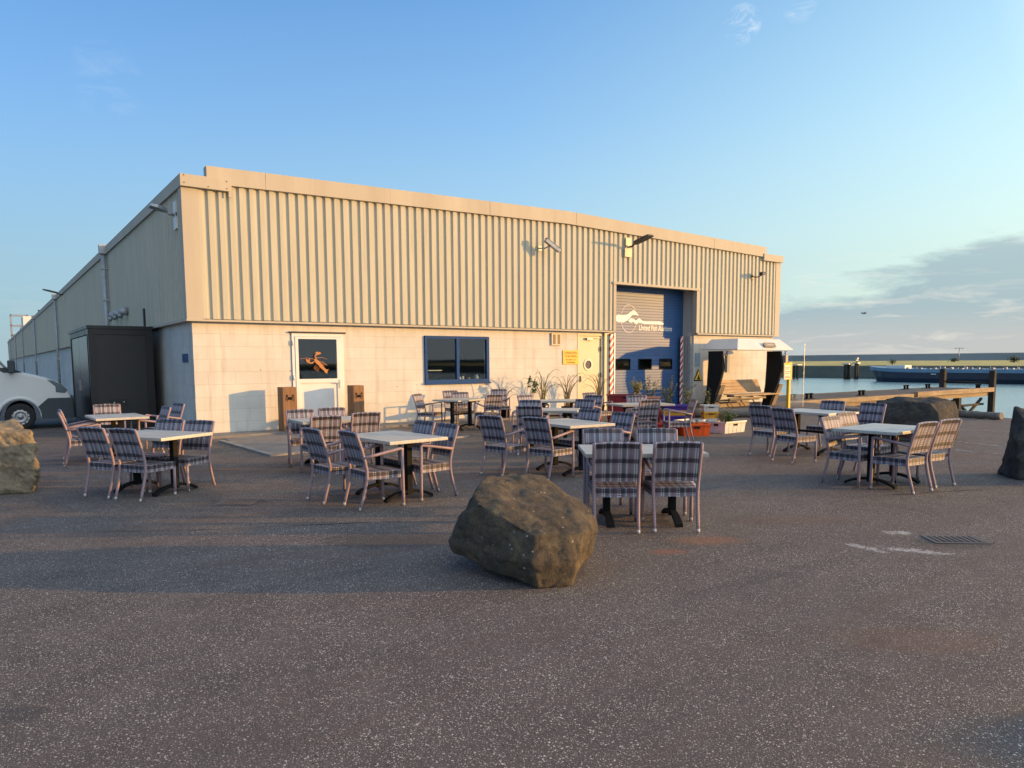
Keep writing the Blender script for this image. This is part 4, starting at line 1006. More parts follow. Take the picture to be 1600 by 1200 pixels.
# ---------------------------------------------------------------- shelter
sh = thing('shelter', 'white roofed waiting shelter with curved black side walls and wooden bench', 'shelter', (1.15, .92, 0))
b = MB()
bx0, bx1, by0, by1, z0, z1 = 15.85, 19.15, -3.0, -1.45, 2.06, 2.43
tp = [(bx0+.42, by0+.30, z1), (bx1-.42, by0+.30, z1), (bx1-.42, by1-.1, z1), (bx0+.42, by1-.1, z1)]
bt = [(bx0, by0, z0), (bx1, by0, z0), (bx1, by1, z0+.02), (bx0, by1, z0+.02)]
b.face(tp)
for i in range(4):
    j = (i+1) % 4
    b.face([bt[i], bt[j], tp[j], tp[i]])
bt2 = [(x, y, z-.03) for x, y, z in bt]
for i in range(4): j = (i+1) % 4; b.face([bt2[i], bt2[j], bt[j], bt[i]])
b.face(bt2[::-1])
b.build('roof', varied((.58, .56, .52), .08, 2, .6, .1, 20, name='roof_white', streak=True), sh, bevel=.01)
def fin(x0, x1, prof, nm, m): 
    b = MB(); b.prism(prof, x0, x1, 0, f=lambda p, q_, r: (r, p, q_)); return b.build(nm, m, sh)
pf = [(-2.32, 2.0), (-1.76, 2.0), (-1.76, 1.58), (-1.72, .75), (-1.60, 0), (-1.92, 0), (-2.06, .35), (-2.24, .78), (-2.34, 1.1), (-2.40, 1.4), (-2.38, 1.7)]
M_FELT = varied((.008, .008, .009), .2, 3, .9, .2, 40, name='black_hull')
fin(15.86, 15.96, pf, 'side_wall', M_FELT); 
pf2 = [(y-.58, z) for y, z in pf]
fin(18.48, 18.58, pf2, 'side_wall', M_FELT)
M_PLK = mat('larch_planks', (.45, .3, .16), .7, fn=wood_fn((.26, .165, .09), (.50, .35, .20), 1.0, 'x'))
M_PLZ = mat('larch_posts', (.45, .3, .16), .7, fn=wood_fn((.17, .12, .075), (.33, .24, .15), 1.0, 'z'))
fin(15.965, 16.20, [(y-.03, z) for y, z in pf if z < 2.1 and z < .8]+[(-2.2, .8)], 'end_post', M_PLZ)
fin(18.585, 18.8, [(y-.61, z) for y, z in pf if z < .8]+[(-2.8, .8)], 'end_post', M_PLZ)
for x, y in ((16.0, -2.42), (18.6, -3.0)):
    b = MB(); b.box(x, x+.14, y-.06, y+.06, 1.25, 1.85); b.build('side_box', varied((.35, .31, .24), .1, 5, .6, name='pale_box'), sh)  # pale hinge/heater box at the top of each fin
    b = MB(); b.tube([(x+.07, y, 1.85), (x+.02, y, 2.0)], .015, 6); b.tube([(x-.05, y, 1.88), (x+.12, y, 2.0)], .012, 6); b.build('strut', M_DARKM, sh)
b = MB()
for k in range(3): b.box(16.2, 18.48, -2.62+.15*k, -2.49+.15*k, .44, .475)
b.box(16.0, 18.9, -2.80, -2.64, .42, .465); b.build('bench_seat', M_PLK, sh)
b = MB()
for k in range(4): 
    Mx = Matrix.Translation((0, -2.14+.045*k, .50+.118*k)) @ Matrix.Rotation(R(-21), 4, 'X')
    b.box(16.2, 18.48, -.015, .015, 0, .115, 0, Mx)
b.build('bench_back', M_PLK, sh)
b = MB(); b.box(16.1, 18.2, -2.55, -2.47, .28, .34); b.box(15.95, 18.3, -2.2, -2.12, .22, .28)
for x in (16.5, 17.2, 17.9): b.box(x, x+.05, -2.7, -2.1, .36, .438); b.tube([(x, -2.15, .26), (x+.25, -2.2, .02)], .02, 6)
b.build('bench_frame', M_PLZ, sh)
b = MB(); b.box(15.7, 18.6, -1.55, -1.4, 0, .14); b.box(15.75, 18.5, -2.1, -1.95, 0, .12); b.build('base_beam', M_PLZ, sh)
# plaque on roof slope
b = MB(); ang = math.atan2(.37, .62)
Mp = Matrix.Translation((17.75, -2.93, 2.20)) @ Matrix.Rotation(R(62), 4, 'X')
pl = [(-.31+.05*math.cos(a)-0, 0+.05*math.sin(a)) for a in []]
rr_ = []
for (cx_, cy_, a0) in ((.30, .05, 0), (-.30, .05, 90), (-.30, -.05, 180), (.30, -.05, 270)):
    for k in range(4): a = R(a0+30*k); rr_.append((cx_+.04*math.cos(a), cy_+.04*math.sin(a)))
b.prism(rr_, .02, .04); b.box(-.2, .2, -.02, .02, -.12, .019)
b.v = [tuple(Mp @ Vector(p)) for p in b.v]
b.build('name_board', varied((.20, .165, .125), .2, 12, .6, name='plaque_brown'), sh)
tx = text('CONNECTS', .085, mat('plaque_white', (.6, .58, .52), .5), (0, 0, 0), (0, 0, 0), sh, 'lettering', bold=.001)
tx.matrix_local = Mp @ Matrix.Translation((0, 0, .042))
# glass windbreak beside it
gw = thing('glass_screen', 'clear glass wind screen right of the shelter', 'glass screen', (18.9, -2.95, 0))
b = MB(); b.box(.02, .72, -.006, .006, .05, 2.2); b.build('pane', M_GLASSC, gw)
b = MB(); b.box(.72, .732, -.008, .008, 0, 2.25); b.build('edge_strip', M_GREYM, gw)
# yellow post sign
ys = thing('post_sign', 'yellow post carrying a white and yellow notice right of the shelter', 'sign', (18.0, -3.42, 0), R(-4))
M_YEL = varied((.60, .38, .04), .12, 4, .5, .1, 30, name='yellow_paint')
b = MB(); b.box(-.05, .05, -.05, .05, 0, 1.60); b.build('post', M_YEL, ys, bevel=.004)
b = MB(); b.box(-.36, .06, -.075, -.055, 1.02, 1.58); b.build('board', M_YEL, ys)
b = MB(); b.box(-.34, -.05, -.082, -.076, 1.04, 1.50); b.build('notice', mat('notice_white', (.6, .58, .5), .5), ys)
b = MB(); random.seed(4)
for k, z in enumerate((1.42, 1.36, 1.27, 1.21, 1.12, 1.07)):
    x = -.31
    while x < -.09:
        wdt = random.uniform(.02, .06); b.box(x, x+wdt, -.0845, -.0825, z, z+.028); x += wdt+.012
b.build('print', DK, ys)

# ---------------------------------------------------------------- crates and plants
def crate(name, loc, rz, size, m, label, cat='crate', holes=True, group='crates stacked by the roller door'):
    lx, ly, h = size; t = thing(name, label, cat, loc, rz, group)
    b = MB(); th = .018; tp_ = .025
    def wall(p0, p1, q0, q1):
        n_ = ((Vector((p1[0]-p0[0], p1[1]-p0[1], 0))).cross(Vector((0, 0, 1)))).normalized()
        pts = [Vector((*p0, 0)), Vector((*p1, 0)), Vector((*q1, h)), Vector((*q0, h))]
        inn = [p-n_*th for p in pts]
        b.face(pts); b.face(inn[::-1]); b.face([pts[3], pts[2], inn[2], inn[3]])
        Ln = (pts[1]-pts[0]).length; u = (pts[1]-pts[0]).normalized()
        # moulded ribs and a rim
        for k in range(1, 5):
            a = pts[0].lerp(pts[1], k/5.0); c = pts[3].lerp(pts[2], k/5.0)
            b.face([a+n_*.005-u*.010, a+n_*.005+u*.010, c+n_*.005+u*.010, c+n_*.005-u*.010]); 
            b.face([a-u*.012, a+n_*.005-u*.010, c+n_*.005-u*.010, c-u*.012]); b.face([a+n_*.005+u*.010, a+u*.012, c+u*.012, c+n_*.005+u*.010])
        r0, r1 = pts[3]+n_*.022-Vector((0, 0, .035)), pts[2]+n_*.022-Vector((0, 0, .035))
        b.face([r0, r1, r1+Vector((0, 0, .037)), r0+Vector((0, 0, .037))]); b.face([r0+Vector((0, 0, .037)), r1+Vector((0, 0, .037)), pts[2]+Vector((0, 0, .002)), pts[3]+Vector((0, 0, .002))]); b.face([r0, pts[3]-Vector((0, 0, .035)), pts[2]-Vector((0, 0, .035)), r1])
    B_ = [(-lx/2+tp_, -ly/2+tp_), (lx/2-tp_, -ly/2+tp_), (lx/2-tp_, ly/2-tp_), (-lx/2+tp_, ly/2-tp_)]; T_ = [(-lx/2, -ly/2), (lx/2, -ly/2), (lx/2, ly/2), (-lx/2, ly/2)]
    for i in range(4): j = (i+1) % 4; wall(B_[i], B_[j], T_[i], T_[j])
    b.face([(x, y, .01) for x, y in B_])
    b.build('tub', m, t, recalc=False, weld=False)
    if holes:
        b = MB()
        for s_ in (-1, 1): b.box(-.07, .07, s_*(ly/2-.004)-.012, s_*(ly/2-.004)+.012, h*.62, h*.78)
        b.box(-lx/2-.006, -lx/2+.01, -.06, .06, h*.62, h*.78); b.box(lx/2-.01, lx/2+.006, -.06, .06, h*.62, h*.78)
        b.build('hand_hole', M_BLACK, t)
    return t
def plast(c, n): return varied(c, .15, 5, .45, .05, 30, name=n, dirt=((c[0]*.5, c[1]*.5, c[2]*.5), .5))
P_OR = plast((.75, .10, .012), 'orange_plastic'); P_WH = plast((.58, .55, .50), 'white_plastic_crate'); P_RD = plast((.20, .012, .018), 'dark_red_plastic'); P_PU = plast((.05, .02, .22), 'purple_plastic'); P_YE = plast((.62, .30, .03), 'ochre_plastic'); P_RE = plast((.36, .02, .02), 'red_plastic')
crate('fish_crate', (8.88, -7.02, 0), R(-33), (.62, .42, .27), P_OR, 'bright orange fish crate with a small plant, between chair and white crates')
crate('fish_crate', (8.62, -6.42, 0), R(-33), (.60, .42, .26), P_RE, 'deep red fish crate half hidden behind the side-on chair')
crate('fish_crate', (10.05, -7.00, 0), R(2), (.80, .50, .27), P_WH, 'cream white fish crate with green plants beside the orange crate')
crate('fish_crate', (9.58, -6.30, 0), R(2), (.60, .42, .27), P_WH, 'greyish white fish crate behind the planted white crate')
for k in range(3): crate('produce_crate', (9.75, -3.95, .27*k), R(-36), (.85, .45, .25), P_RD, ('dark red crate at the bottom of the stack before the roller door', 'dark red crate in the middle of the stack before the roller door', 'dark red crate on top of the stack with a yellowish plant')[k])
crate('produce_crate', (10.35, -4.35, .52), R(-36), (.42, .4, .2), plast((.50, .20, .12), 'salmon_plastic'), 'small salmon pink crate right of the dark red stack')
b = MB(); b.box(-.2, .2, -.19, .19, 0, .515); o = b.build('plinth_box', P_RD, None, bevel=.01); o.location = (10.35, -4.35, 0); o.rotation_euler = (0, 0, R(-36)); tag(o, 'dark box carrying the salmon pink crate', 'box')
for k, (m_, lb) in enumerate(((P_WH, 'lowest white crate of the coloured stack behind the side-on chair'), (P_PU, 'purple crate low in the coloured stack behind the side-on chair'), (P_YE, 'ochre orange crate in the coloured stack behind the side-on chair'), (P_PU, 'purple crate on top of the coloured stack behind the side-on chair'))):
    crate('produce_crate', (10.45, -5.15, .005+.135*k), R(-36), (.74, .42, .13), m_, lb)
for k, (m_, lb) in enumerate(((P_WH, 'cream crate at the base of the small stack by the shelter log'), (P_YE, 'ochre crate in the middle of the small stack by the shelter log'), (P_WH, 'cream crate on top of the small stack by the shelter log'))):
    crate('bottle_crate', (11.25, -5.55, .005+.175*k), R(-36), (.40, .32, .17), m_, lb)
def leaf(b, p, d_, up, ln, wd, mt=0):
    s_ = d_.cross(up).normalized()*wd; mid = p+d_*ln*.5+up*ln*.08
    b.face([p, mid+s_, p+d_*ln, mid-s_], mt)
def leaf_m(name, c):
    def fn(t, b_):
        P = t.n('ShaderNodeTexCoord').outputs['Object']; n_ = t.noise(P, 12, 3)
        t.l(t.ramp(n_, [(.3, tuple(x*.55 for x in c)), (.7, tuple(min(1, x*1.4) for x in c))]), b_.inputs['Base Color'])
        b_.inputs['Subsurface Weight'].default_value = 0
    return mat(name, c, .55, fn=fn)
G1 = leaf_m('olive_leaf', (.10, .12, .035)); G2 = leaf_m('green_leaf', (.05, .12, .025)); G3 = leaf_m('straw_leaf', (.32, .28, .10)); G4 = leaf_m('dry_stem', (.13, .09, .045))
def bush(x, y, z, r, h, n, label, m=G1, seed=0, stems=10, lw=.014, ll=.06, name='shrub', rise=.2):
    random.seed(seed); t = thing(name, label, 'plant', (x, y, z))
    st = MB(); lf = MB()
    for i in range(stems):
        a = random.uniform(0, 6.28); rr2 = r*random.uniform(.3, 1); hh = h*random.uniform(.55, 1)
        p0 = Vector((math.cos(a)*r*.15, math.sin(a)*r*.15, 0)); p2 = Vector((math.cos(a)*rr2, math.sin(a)*rr2, hh)); p1 = p0.lerp(p2, .5)+Vector((-math.cos(a)*.04, -math.sin(a)*.04, hh*.08))
        path = [p0, p1, p2]; st.tube(path, [.006, .004, .002], 5)
        for k in range(n//stems):
            u_ = random.uniform(rise, 1); p = (p0.lerp(p1, u_*2) if u_ < .5 else p1.lerp(p2, u_*2-1))
            d_ = Vector((random.gauss(0, 1), random.gauss(0, 1), random.gauss(.4, .7))).normalized(); leaf(lf, p, d_, Vector((random.gauss(0, 1), random.gauss(0, 1), 1)).normalized(), ll*random.uniform(.6, 1.3), lw)
    st.build('stems', G4, t); lf.build('leaves', m, t, recalc=False, weld=False); return t
def pot(x, y, r, h, label, m): 
    b = MB(); b.tube([(0, 0, 0), (0, 0, h*.9), (0, 0, h*.9), (0, 0, h)], [r*.75, r, r*1.08, r*1.08], 18); b.tube([(0, 0, h), (0, 0, h-.02)], [r*1.08, r*.95], 18, 0, False)
    o = b.build('plant_pot', m); o.location = (x, y, 0); return tag(o, label, 'pot')
bush(8.88, -7.02, .05, .13, .30, 120, 'small leafy plant growing in the bright orange fish crate', G2, 3, 8, .02, .05, 'potted_plant')
bush(10.1, -7.0, .1, .30, .42, 700, 'bushy green plant in the cream white fish crate', G2, 4, 30, .008, .07, 'potted_plant')
bush(9.85, -7.0, .1, .22, .55, 300, 'feathery straw coloured plant in the cream white fish crate', G1, 5, 16, .006, .06, 'potted_plant')
bush(10.0, -4.15, .75, .17, .42, 420, 'yellowish spiky plant on top of the dark red crates', G3, 6, 30, .008, .12, 'potted_plant')
cl = thing('planter', 'dark planter tub holding two wiry shrubs before the blue door', 'planter', (11.35, -4.15, 0), R(-36))
b = MB(); b.box(-.75, .6, -.22, .22, 0, .3); b.build('tub', P_RD, cl, bevel=.01); b = MB(); b.box(-.72, .57, -.19, .19, .3, .31); b.build('soil', M_RUB, cl)
bush(10.85, -3.82, .3, .34, 1.0, 240, 'wiry shrub with pale leaves in front of the blue roller door, left one', G1, 7, 12, .018, .07)
bush(11.30, -4.10, .3, .30, .95, 330, 'wiry shrub with pale leaves in front of the blue roller door, middle one', G1, 8, 14, .018, .07)
bush(11.75, -4.42, .3, .26, .8, 220, 'wiry shrub before the right hand striped guard of the roller door', G1, 9, 10, .018, .07)
bush(12.6, -4.4, .0, .16, 1.0, 110, 'thin plant rising below the triangular warning sign', G1, 10, 5, .02, .09)
pot(12.6, -4.4, .14, .25, 'small dark pot under the thin plant below the warning sign', M_BLACK)
def grasses(x, y, label, seed, n=16, h=1.25, spread=.8, green=.2):
    random.seed(seed); t = thing('tall_grass', label, 'plant', (x, y, .0), group='potted tall grasses along the wall')
    st = MB(); gr_ = MB()
    for i in range(n):
        a = random.uniform(0, 6.28); L_ = spread*random.uniform(.3, 1.1); hh = h*random.uniform(.6, 1)
        p0 = Vector((random.uniform(-.06, .06), random.uniform(-.06, .06), .25)); path = []
        for k in range(8):
            u_ = k/7; path.append(p0+Vector((math.cos(a)*L_*u_**1.7, math.sin(a)*L_*.5*u_**1.7, (hh-.25)*(1-(1-u_*1.15)**2) if u_ < .87 else (hh-.25)*(1-(1-.87*1.15)**2)-(u_-.87)*1.2*L_)))
        (gr_ if random.random() < green else st).tube(path, [.008, .008, .007, .007, .006, .005, .004, .002], 4, 0, True, 1.6)
    st.build('dry_blades', G4, t)
    if gr_.f: gr_.build('green_blades', leaf_m('reed_green', (.14, .17, .03)), t)
    return t
for i, (x, y, hh, sp, lb) in enumerate(((8.3, -.55, 1.15, .7, 'sparse dry grass in a pot at the wall right of the blue window'), (9.55, -.75, 1.45, .9, 'tall arching dry grass with green blades below the twin slot vent'), (10.5, -.75, 1.35, .9, 'tall arching dry grass in front of the yellow notice'), (11.75, -.85, 1.30, .75, 'tangled dry grass in front of the cream door'))):
    grasses(x, y, lb, 30+i, 18 if i else 9, hh, sp, .25 if i == 1 else .05)
    pot(x, y, .17, .3, ('dark pot of the sparse grass right of the blue window', 'dark pot of the tall grass with green blades', 'dark pot of the grass before the yellow notice', 'dark pot of the tangled grass before the cream door')[i], M_BLACK)
bush(9.1, -.8, .28, .16, .95, 130, 'small round leaved green shrub among the dry grasses', G2, 12, 7, .03, .08, rise=.75)
pot(9.1, -.8, .14, .3, 'dark pot under the small round leaved shrub', M_BLACK)
for i, (x, y, r_, lb) in enumerate(((9.35, -3.25, .17, 'upper orange buoy on the ground left of the dark red crates'), (8.95, -3.75, .16, 'lower orange buoy on the ground left of the dark red crates'))):
    t = thing('buoy', lb, 'buoy', (x, y, 0), group='orange buoys'); b = MB()
    rows = [[(math.sin(R(k*18))*r_*math.cos(a), math.sin(R(k*18))*r_*math.sin(a), r_-math.cos(R(k*18))*r_) for a in [2*math.pi*j/16 for j in range(16)]] for k in range(11)]
    b.grid(rows, 0, True); b.build('float', plast((.7, .16, .02), 'buoy_orange'), t)
    b = MB(); b.tube([(0, 0, r_*2-.02), (0, 0, r_*2+.05)], .03, 8); b.build('eye', P_OR, t)
# logs edging the quay
def log(a, c, r_, label):
    a = Vector((*a, r_)); c = Vector((*c, r_)); m_ = (a+c)/2
    b = MB(); n = 10; path = [a.lerp(c, i/n)-m_+Vector((0, 0, .012*math.sin(i*2.1))) for i in range(n+1)]
    b.tube(path, [r_*(1+.06*math.sin(i*1.7)) for i in range(n+1)], 14)
    o = b.build('log', mat('grey_log', (.2, .18, .15), .8, fn=wood_fn((.10, .09, .075), (.22, .195, .16), .6, 'x'))); o.location = m_; tag(o, label, 'log', 'logs lying along the quay')
log((12.9, -3.6), (14.6, -5.0), .13, 'grey log lying on the ground in front of the shelter')
log((17.65, -5.5), (17.2, -7.1), .10, 'dark log lying behind the table by the shelter, left of the grey boulder')
log((18.75, -8.45), (18.5, -9.6), .10, 'short grey log at the quay edge in front of the jetty legs')

# ---------------------------------------------------------------- van
van = thing('delivery_van', 'white delivery van with dark bumper, nose in at the left edge', 'van', (0, 0, 0))
M_VAN = mat('van_white', (.55, .56, .55), .28, 0, .5); M_VDK = varied((.035, .045, .055), .1, 6, .6, .05, 60, name='bumper_plastic')
def arc(cx_, r_, a0, a1, n=10): return [(cx_+r_*math.cos(R(a0+(a1-a0)*i/n)), .34+r_*math.sin(R(a0+(a1-a0)*i/n))) for i in range(n+1)]
prof = [(1.16, .28), (1.17, .62), (1.12, .86), (1.04, 1.05), (.88, 1.20), (.60, 1.33), (.30, 1.42), (-.05, 1.49), (-.22, 1.53), (-.52, 1.92), (-.86, 2.34), (-1.1, 2.52), (-1.5, 2.6), (-5.3, 2.6), (-5.42, 2.4), (-5.45, .4), (-5.4, .3)]
low_ = [(-4.15, .3)]+arc(-3.66, .44, 185, -5)+[(-3.15, .3), (-.5, .3)]+arc(0, .44, 185, -5)+[(.5, .28)]
poly = prof+low_
def hw_(z, x): 
    return .985
b = MB()
for s_ in (-1, 1): b.face([(x, s_*hw_(z, x), z) for x, z in (poly if s_ < 0 else poly[::-1])])
for i in range(len(poly)):
    a, c = poly[i], poly[(i+1) % len(poly)]
    b.face([(a[0], -hw_(a[1], a[0]), a[1]), (a[0], hw_(a[1], a[0]), a[1]), (c[0], hw_(c[1], c[0]), c[1]), (c[0], -hw_(c[1], c[0]), c[1])], 0, None, False)
b.build('body', M_VAN, van, bevel=.045)
def band(poly, nm, m, off=.012, both=True):
    for s_ in ((-1, 1) if both else (-1,)):
        b = MB(); n = len(poly)
        o1 = [(x, s_*(hw_(z, x)+off), z) for x, z in poly]; i1 = [(x, s_*(hw_(z, x)-.02), z) for x, z in poly]
        b.face(o1)
        for i in range(n): j = (i+1) % n; b.face([i1[i], i1[j], o1[j], o1[i]])
        b.build(nm, m, van)
band([(.46, .28)]+arc(0, .46, 0, 32, 4)[::1]+[(.62, .80), (1.12, .80), (1.17, .62), (1.17, .25)], 'bumper_side', M_VDK, .02)
b = MB(); b.box(1.10, 1.24, -.80, .80, .25, .78); b.build('bumper', M_VDK, van, bevel=.03)
band([(-5.4, .50), (-4.2, .50), (-4.2, .72), (-5.4, .72)], 'side_trim', M_VDK); band([(-3.12, .50), (-.52, .50), (-.52, .74), (-3.12, .74)], 'side_trim', M_VDK)
band([(-.40, 1.52), (-.62, 1.80), (-.98, 2.22), (-1.32, 2.24), (-1.42, 1.50)], 'side_window', mat('van_glass', (.02, .03, .035), .06, 0, .7), .006)
band([(-.30, 1.47), (.10, 1.47), (-.28, 1.60), (-.44, 1.58)], 'pillar_base', M_VDK, .008)
band([(.80, .95), (1.0, .92), (1.06, 1.0), (.93, 1.16), (.72, 1.26), (.62, 1.28), (.80, 1.10)], 'headlight', mat('lamp_glass', (.07, .10, .12), .1, 0, .8), .01)
band([(-.515, .62), (-.505, .62), (-.505, 1.48), (-.515, 1.48)], 'door_gap', M_BLACK, .004); band([(-1.555, .62), (-1.545, .62), (-1.545, 2.3), (-1.555, 2.3)], 'door_gap', M_BLACK, .004)
b = MB(); zz_ = [(-.235, 1.56), (-.50, 1.90), (-.83, 2.30)]
b.grid([[(x+.02, -hw_(z, x)+.08, z+.01), (x+.02, hw_(z, x)-.08, z+.01)] for x, z in zz_]); b.build('windscreen', mat('screen_glass', (.02, .03, .035), .05, 0, .8), van)
for s_ in (-1, 1):
    b = MB(); b.box(-.20, -.05, s_*1.14-.10, s_*1.14+.10, 1.46, 1.78); b.tube([(-.14, s_*.97, 1.46), (-.14, s_*1.08, 1.5)], .03, 8); b.build('mirror', M_VDK, van, bevel=.03)
# wheel-arch flare
for cx_ in (0, -3.66):
    for s_ in (-1, 1):
        b = MB(); rows = []
        for i in range(15):
            a = R(180*i/14); rows.append([(cx_+r_*math.cos(a), s_*(.99+o2), .34+r_*math.sin(a)) for r_, o2 in ((.44, -.02), (.445, .016), (.50, .012), (.53, -.006))])
        b.grid(rows); b.build('wheel_arch', M_VAN, van, recalc=False)
        w_ = thing('wheel', None, None, (cx_, s_*.88, .34)); w_.parent = van; 
        for k_ in list(w_.keys()):
            pass
        b = MB(); rows = []
        for r_, y in ((.20, -.10), (.30, -.115), (.335, -.09), (.34, -.04), (.34, .04), (.335, .09), (.30, .115), (.20, .10)):
            rows.append([(r_*math.cos(a), y, r_*math.sin(a)) for a in [2*math.pi*j/32 for j in range(32)]])
        b.grid(rows, 0, True); b.build('tyre', M_RUB, w_)
        b = MB(); rows = []
        for r_, y in ((.205, .09), (.215, .10), (.20, .07), (.15, .085), (.13, .10), (.115, .07), (.06, .06), (.055, .09), (0.001, .092)):
            rows.append([(r_*math.cos(a), s_*y, r_*math.sin(a)) for a in [2*math.pi*j/32 for j in range(32)]])
        b.grid(rows, 0, True)
        b.build('rim', varied((.33, .34, .35), .1, 8, .35, .05, 40, name='rim_silver', metal=.6), w_)
        b = MB()
        for k in range(12):
            a = 2*math.pi*k/12; b.cyl((.18*math.cos(a), s_*.086, .18*math.sin(a)), .015, s_*.006, 8, 0, 'y')
        b.build('rim_hole', M_BLACK, w_)
van.location = (-3.15, 5.70, 0); van.rotation_euler = (0, 0, R(-2))

# ---------------------------------------------------------------- jetty
jt = thing('jetty', 'wooden jetty on tall piles running out over the water', 'jetty', (0, 0, 0))
M_DECK = varied((.085, .075, .065), .25, 1.5, .85, .3, 20, name='deck_boards', bd=.01)
M_PILE = mat('dark_pile', (.06, .055, .045), .9, 0, .2, wood_fn((.022, .02, .017), (.060, .052, .040), .6, 'z'))
M_RUBT = mat('fender_timber', (.3, .2, .1), .8, fn=wood_fn((.13, .09, .05), (.36, .25, .14), .6, 'x'))
b = MB()
x = 22.0
while x < 42.4:
    b.box(x, x+.19, -.30, 2.35, -.10, .0-.004*random.random()); x += .2
b.build('deck', M_DECK, jt)
b = MB(); b.box(21.6, 33.1, -.52, -.31, -.22, -.02); b.box(33.5, 42.6, -.52, -.31, -.18, .06); b.build('edge_beam', M_RUBT, jt)
b = MB(); b.box(21.8, 42.5, 2.36, 2.5, -.2, .02); b.build('edge_beam', M_DECK, jt)
b = MB(); b.box(22.4, 42.4, -.29, -.05, -.42, -.11); b.box(22.4, 42.4, 2.0, 2.2, -.42, -.11); b.build('stringer', M_RUBT, jt)
for x in (25.2, 28.8, 32.2, 35.4, 38.8):
    for y in (-.15, 2.1):
        b = MB(); b.box(x-.16, x+.16, y-.16, y+.16, -6, -.43); b.build('pile', M_PILE, jt, bevel=.02)
for x, y, zt in ((42.35, -.36, 1.02), (42.35, 2.3, 1.10)):
    b = MB(); b.box(x+.20, x+.49, y-.145, y+.145, -6, zt); b.build('pile', M_PILE, jt, bevel=.02)
b = MB(); b.tube([(42.72, -.2, .30), (42.72, 2.2, .36)], .05, 8); b.build('rail', M_PILE, jt)
b = MB()
for (x0_, x1_) in ((38.8, 42.5), (35.4, 38.8)):
    b.tube([(x0_, -.1, -.6), (x1_, -.1, -2.4)], .09, 6); b.tube([(x0_, .1, -2.4), (x1_, .1, -.6)], .09, 6); b.tube([(x0_, 0, -1.6), (x1_, 0, -1.6)], .08, 6); b.tube([(x0_, 0, -.9), (x1_, 0, -.9)], .07, 6)
b.build('cross_brace', M_PILE, jt)
for i, (x, y) in enumerate(((23.4, -.1), (24.8, .0), (29.3, .1), (38.0, 2.2), (40.6, 2.2), (42.0, .1))):
    t = thing('mooring_bollard', ('first', 'second', 'third', 'fourth', 'fifth', 'last')[i]+' small twin mooring bollard along the jetty counting from the quay', 'bollard', (x, y, 0), group='mooring bollards on the jetty')
    for s_ in (-1, 1):
        b = MB(); b.cyl((s_*.16, 0, 0), .06, .22, 10); b.cyl((s_*.16, 0, .2), .09, .05, 10); b.build('post', M_BLACK, t)
    b = MB(); b.box(-.3, .3, -.1, .1, 0, .025); b.build('base', M_BLACK, t)

# ---------------------------------------------------------------- barge
bg_ = thing('barge', 'long dark blue cargo barge with light blue deck edge moored across the water', 'barge', (0, 0, 0))
M_HULL = varied((.012, .022, .042), .25, .3, .4, .1, 3, name='navy_hull', dirt=((.05, .04, .04), .4)); M_LB = varied((.13, .23, .31), .15, .4, .5, .1, 3, name='light_blue_edge')
def hullrow(y, zt):
    k = min(1, max(0, (57-y)/9)); k = math.sqrt(1-(1-k)**2) if k < 1 else 1
    hw2 = 5.7*k+.05
    return hw2
ysb = [57, 56.6, 56, 55, 53, 50, 46, 40, 20, 0, -20, -34, -36]
rows = []
for y in ysb:
    h2 = hullrow(y, 0); sheer = max(0, (y-46)/11)**2*.5
    rk = max(0, (y-50)/7)
    rows.append([(134+5.7+dx*h2, y-(1-zf)*rk*1.6, -2.8+zf*(2.15+sheer)) for dx, zf in ((-.92, 0), (-1, .5), (-1, 1), (1, 1), (1, .5), (.92, 0))])
b = MB(); b.grid(rows, 0, True, None, False); b.face(rows[-1]); b.face(rows[0]); b.build('hull', M_HULL, bg_)
b = MB(); rows = []
for y in ysb:
    h2 = hullrow(y, 0)+.04; sheer = max(0, (y-46)/11)**2*.5; zt = -.65+sheer
    rows.append([(134+5.7+dx*h2, y+.02, zt+dz) for dx, dz in ((-1, 0), (-1, .62), (1, .62), (1, 0))])
b.grid(rows, 0, True, None, False); b.face(rows[-1]); b.face(rows[0]); b.build('gunwale', M_LB, bg_)
b = MB(); random.seed(8)
for k in range(90):
    y = 50-k*.9; hh = random.uniform(.1, .4); xx_ = random.uniform(134.6, 137); b.box(xx_, xx_+random.uniform(.3, 1), y, y+random.uniform(.2, .7), -.04, hh)
for y in range(-30, 50, 4): b.box(134.3, 134.36, y, y+.06, -.04, .55)
b.build('deck_gear', varied((.32, .32, .33), .5, .5, .6, name='deck_gear_grey'), bg_)
b = MB(); b.box(136, 139, 15.5, 17.2, -.04, .9); b.box(136, 138, -1, 1.4, -.04, 1.1); b.box(135, 137.5, 48.5, 52, .05, .65); b.build('deck_box', M_WHITEP, bg_)
b = MB()
for y in (33, -2+16, -12): b.box(133.93, 133.99, y, y+.12, -2.1, -.75)
b.box(133.93, 133.99, 42.5, 43.4, -1.0, -.86)
b.build('draught_mark', M_WHITEP, bg_)
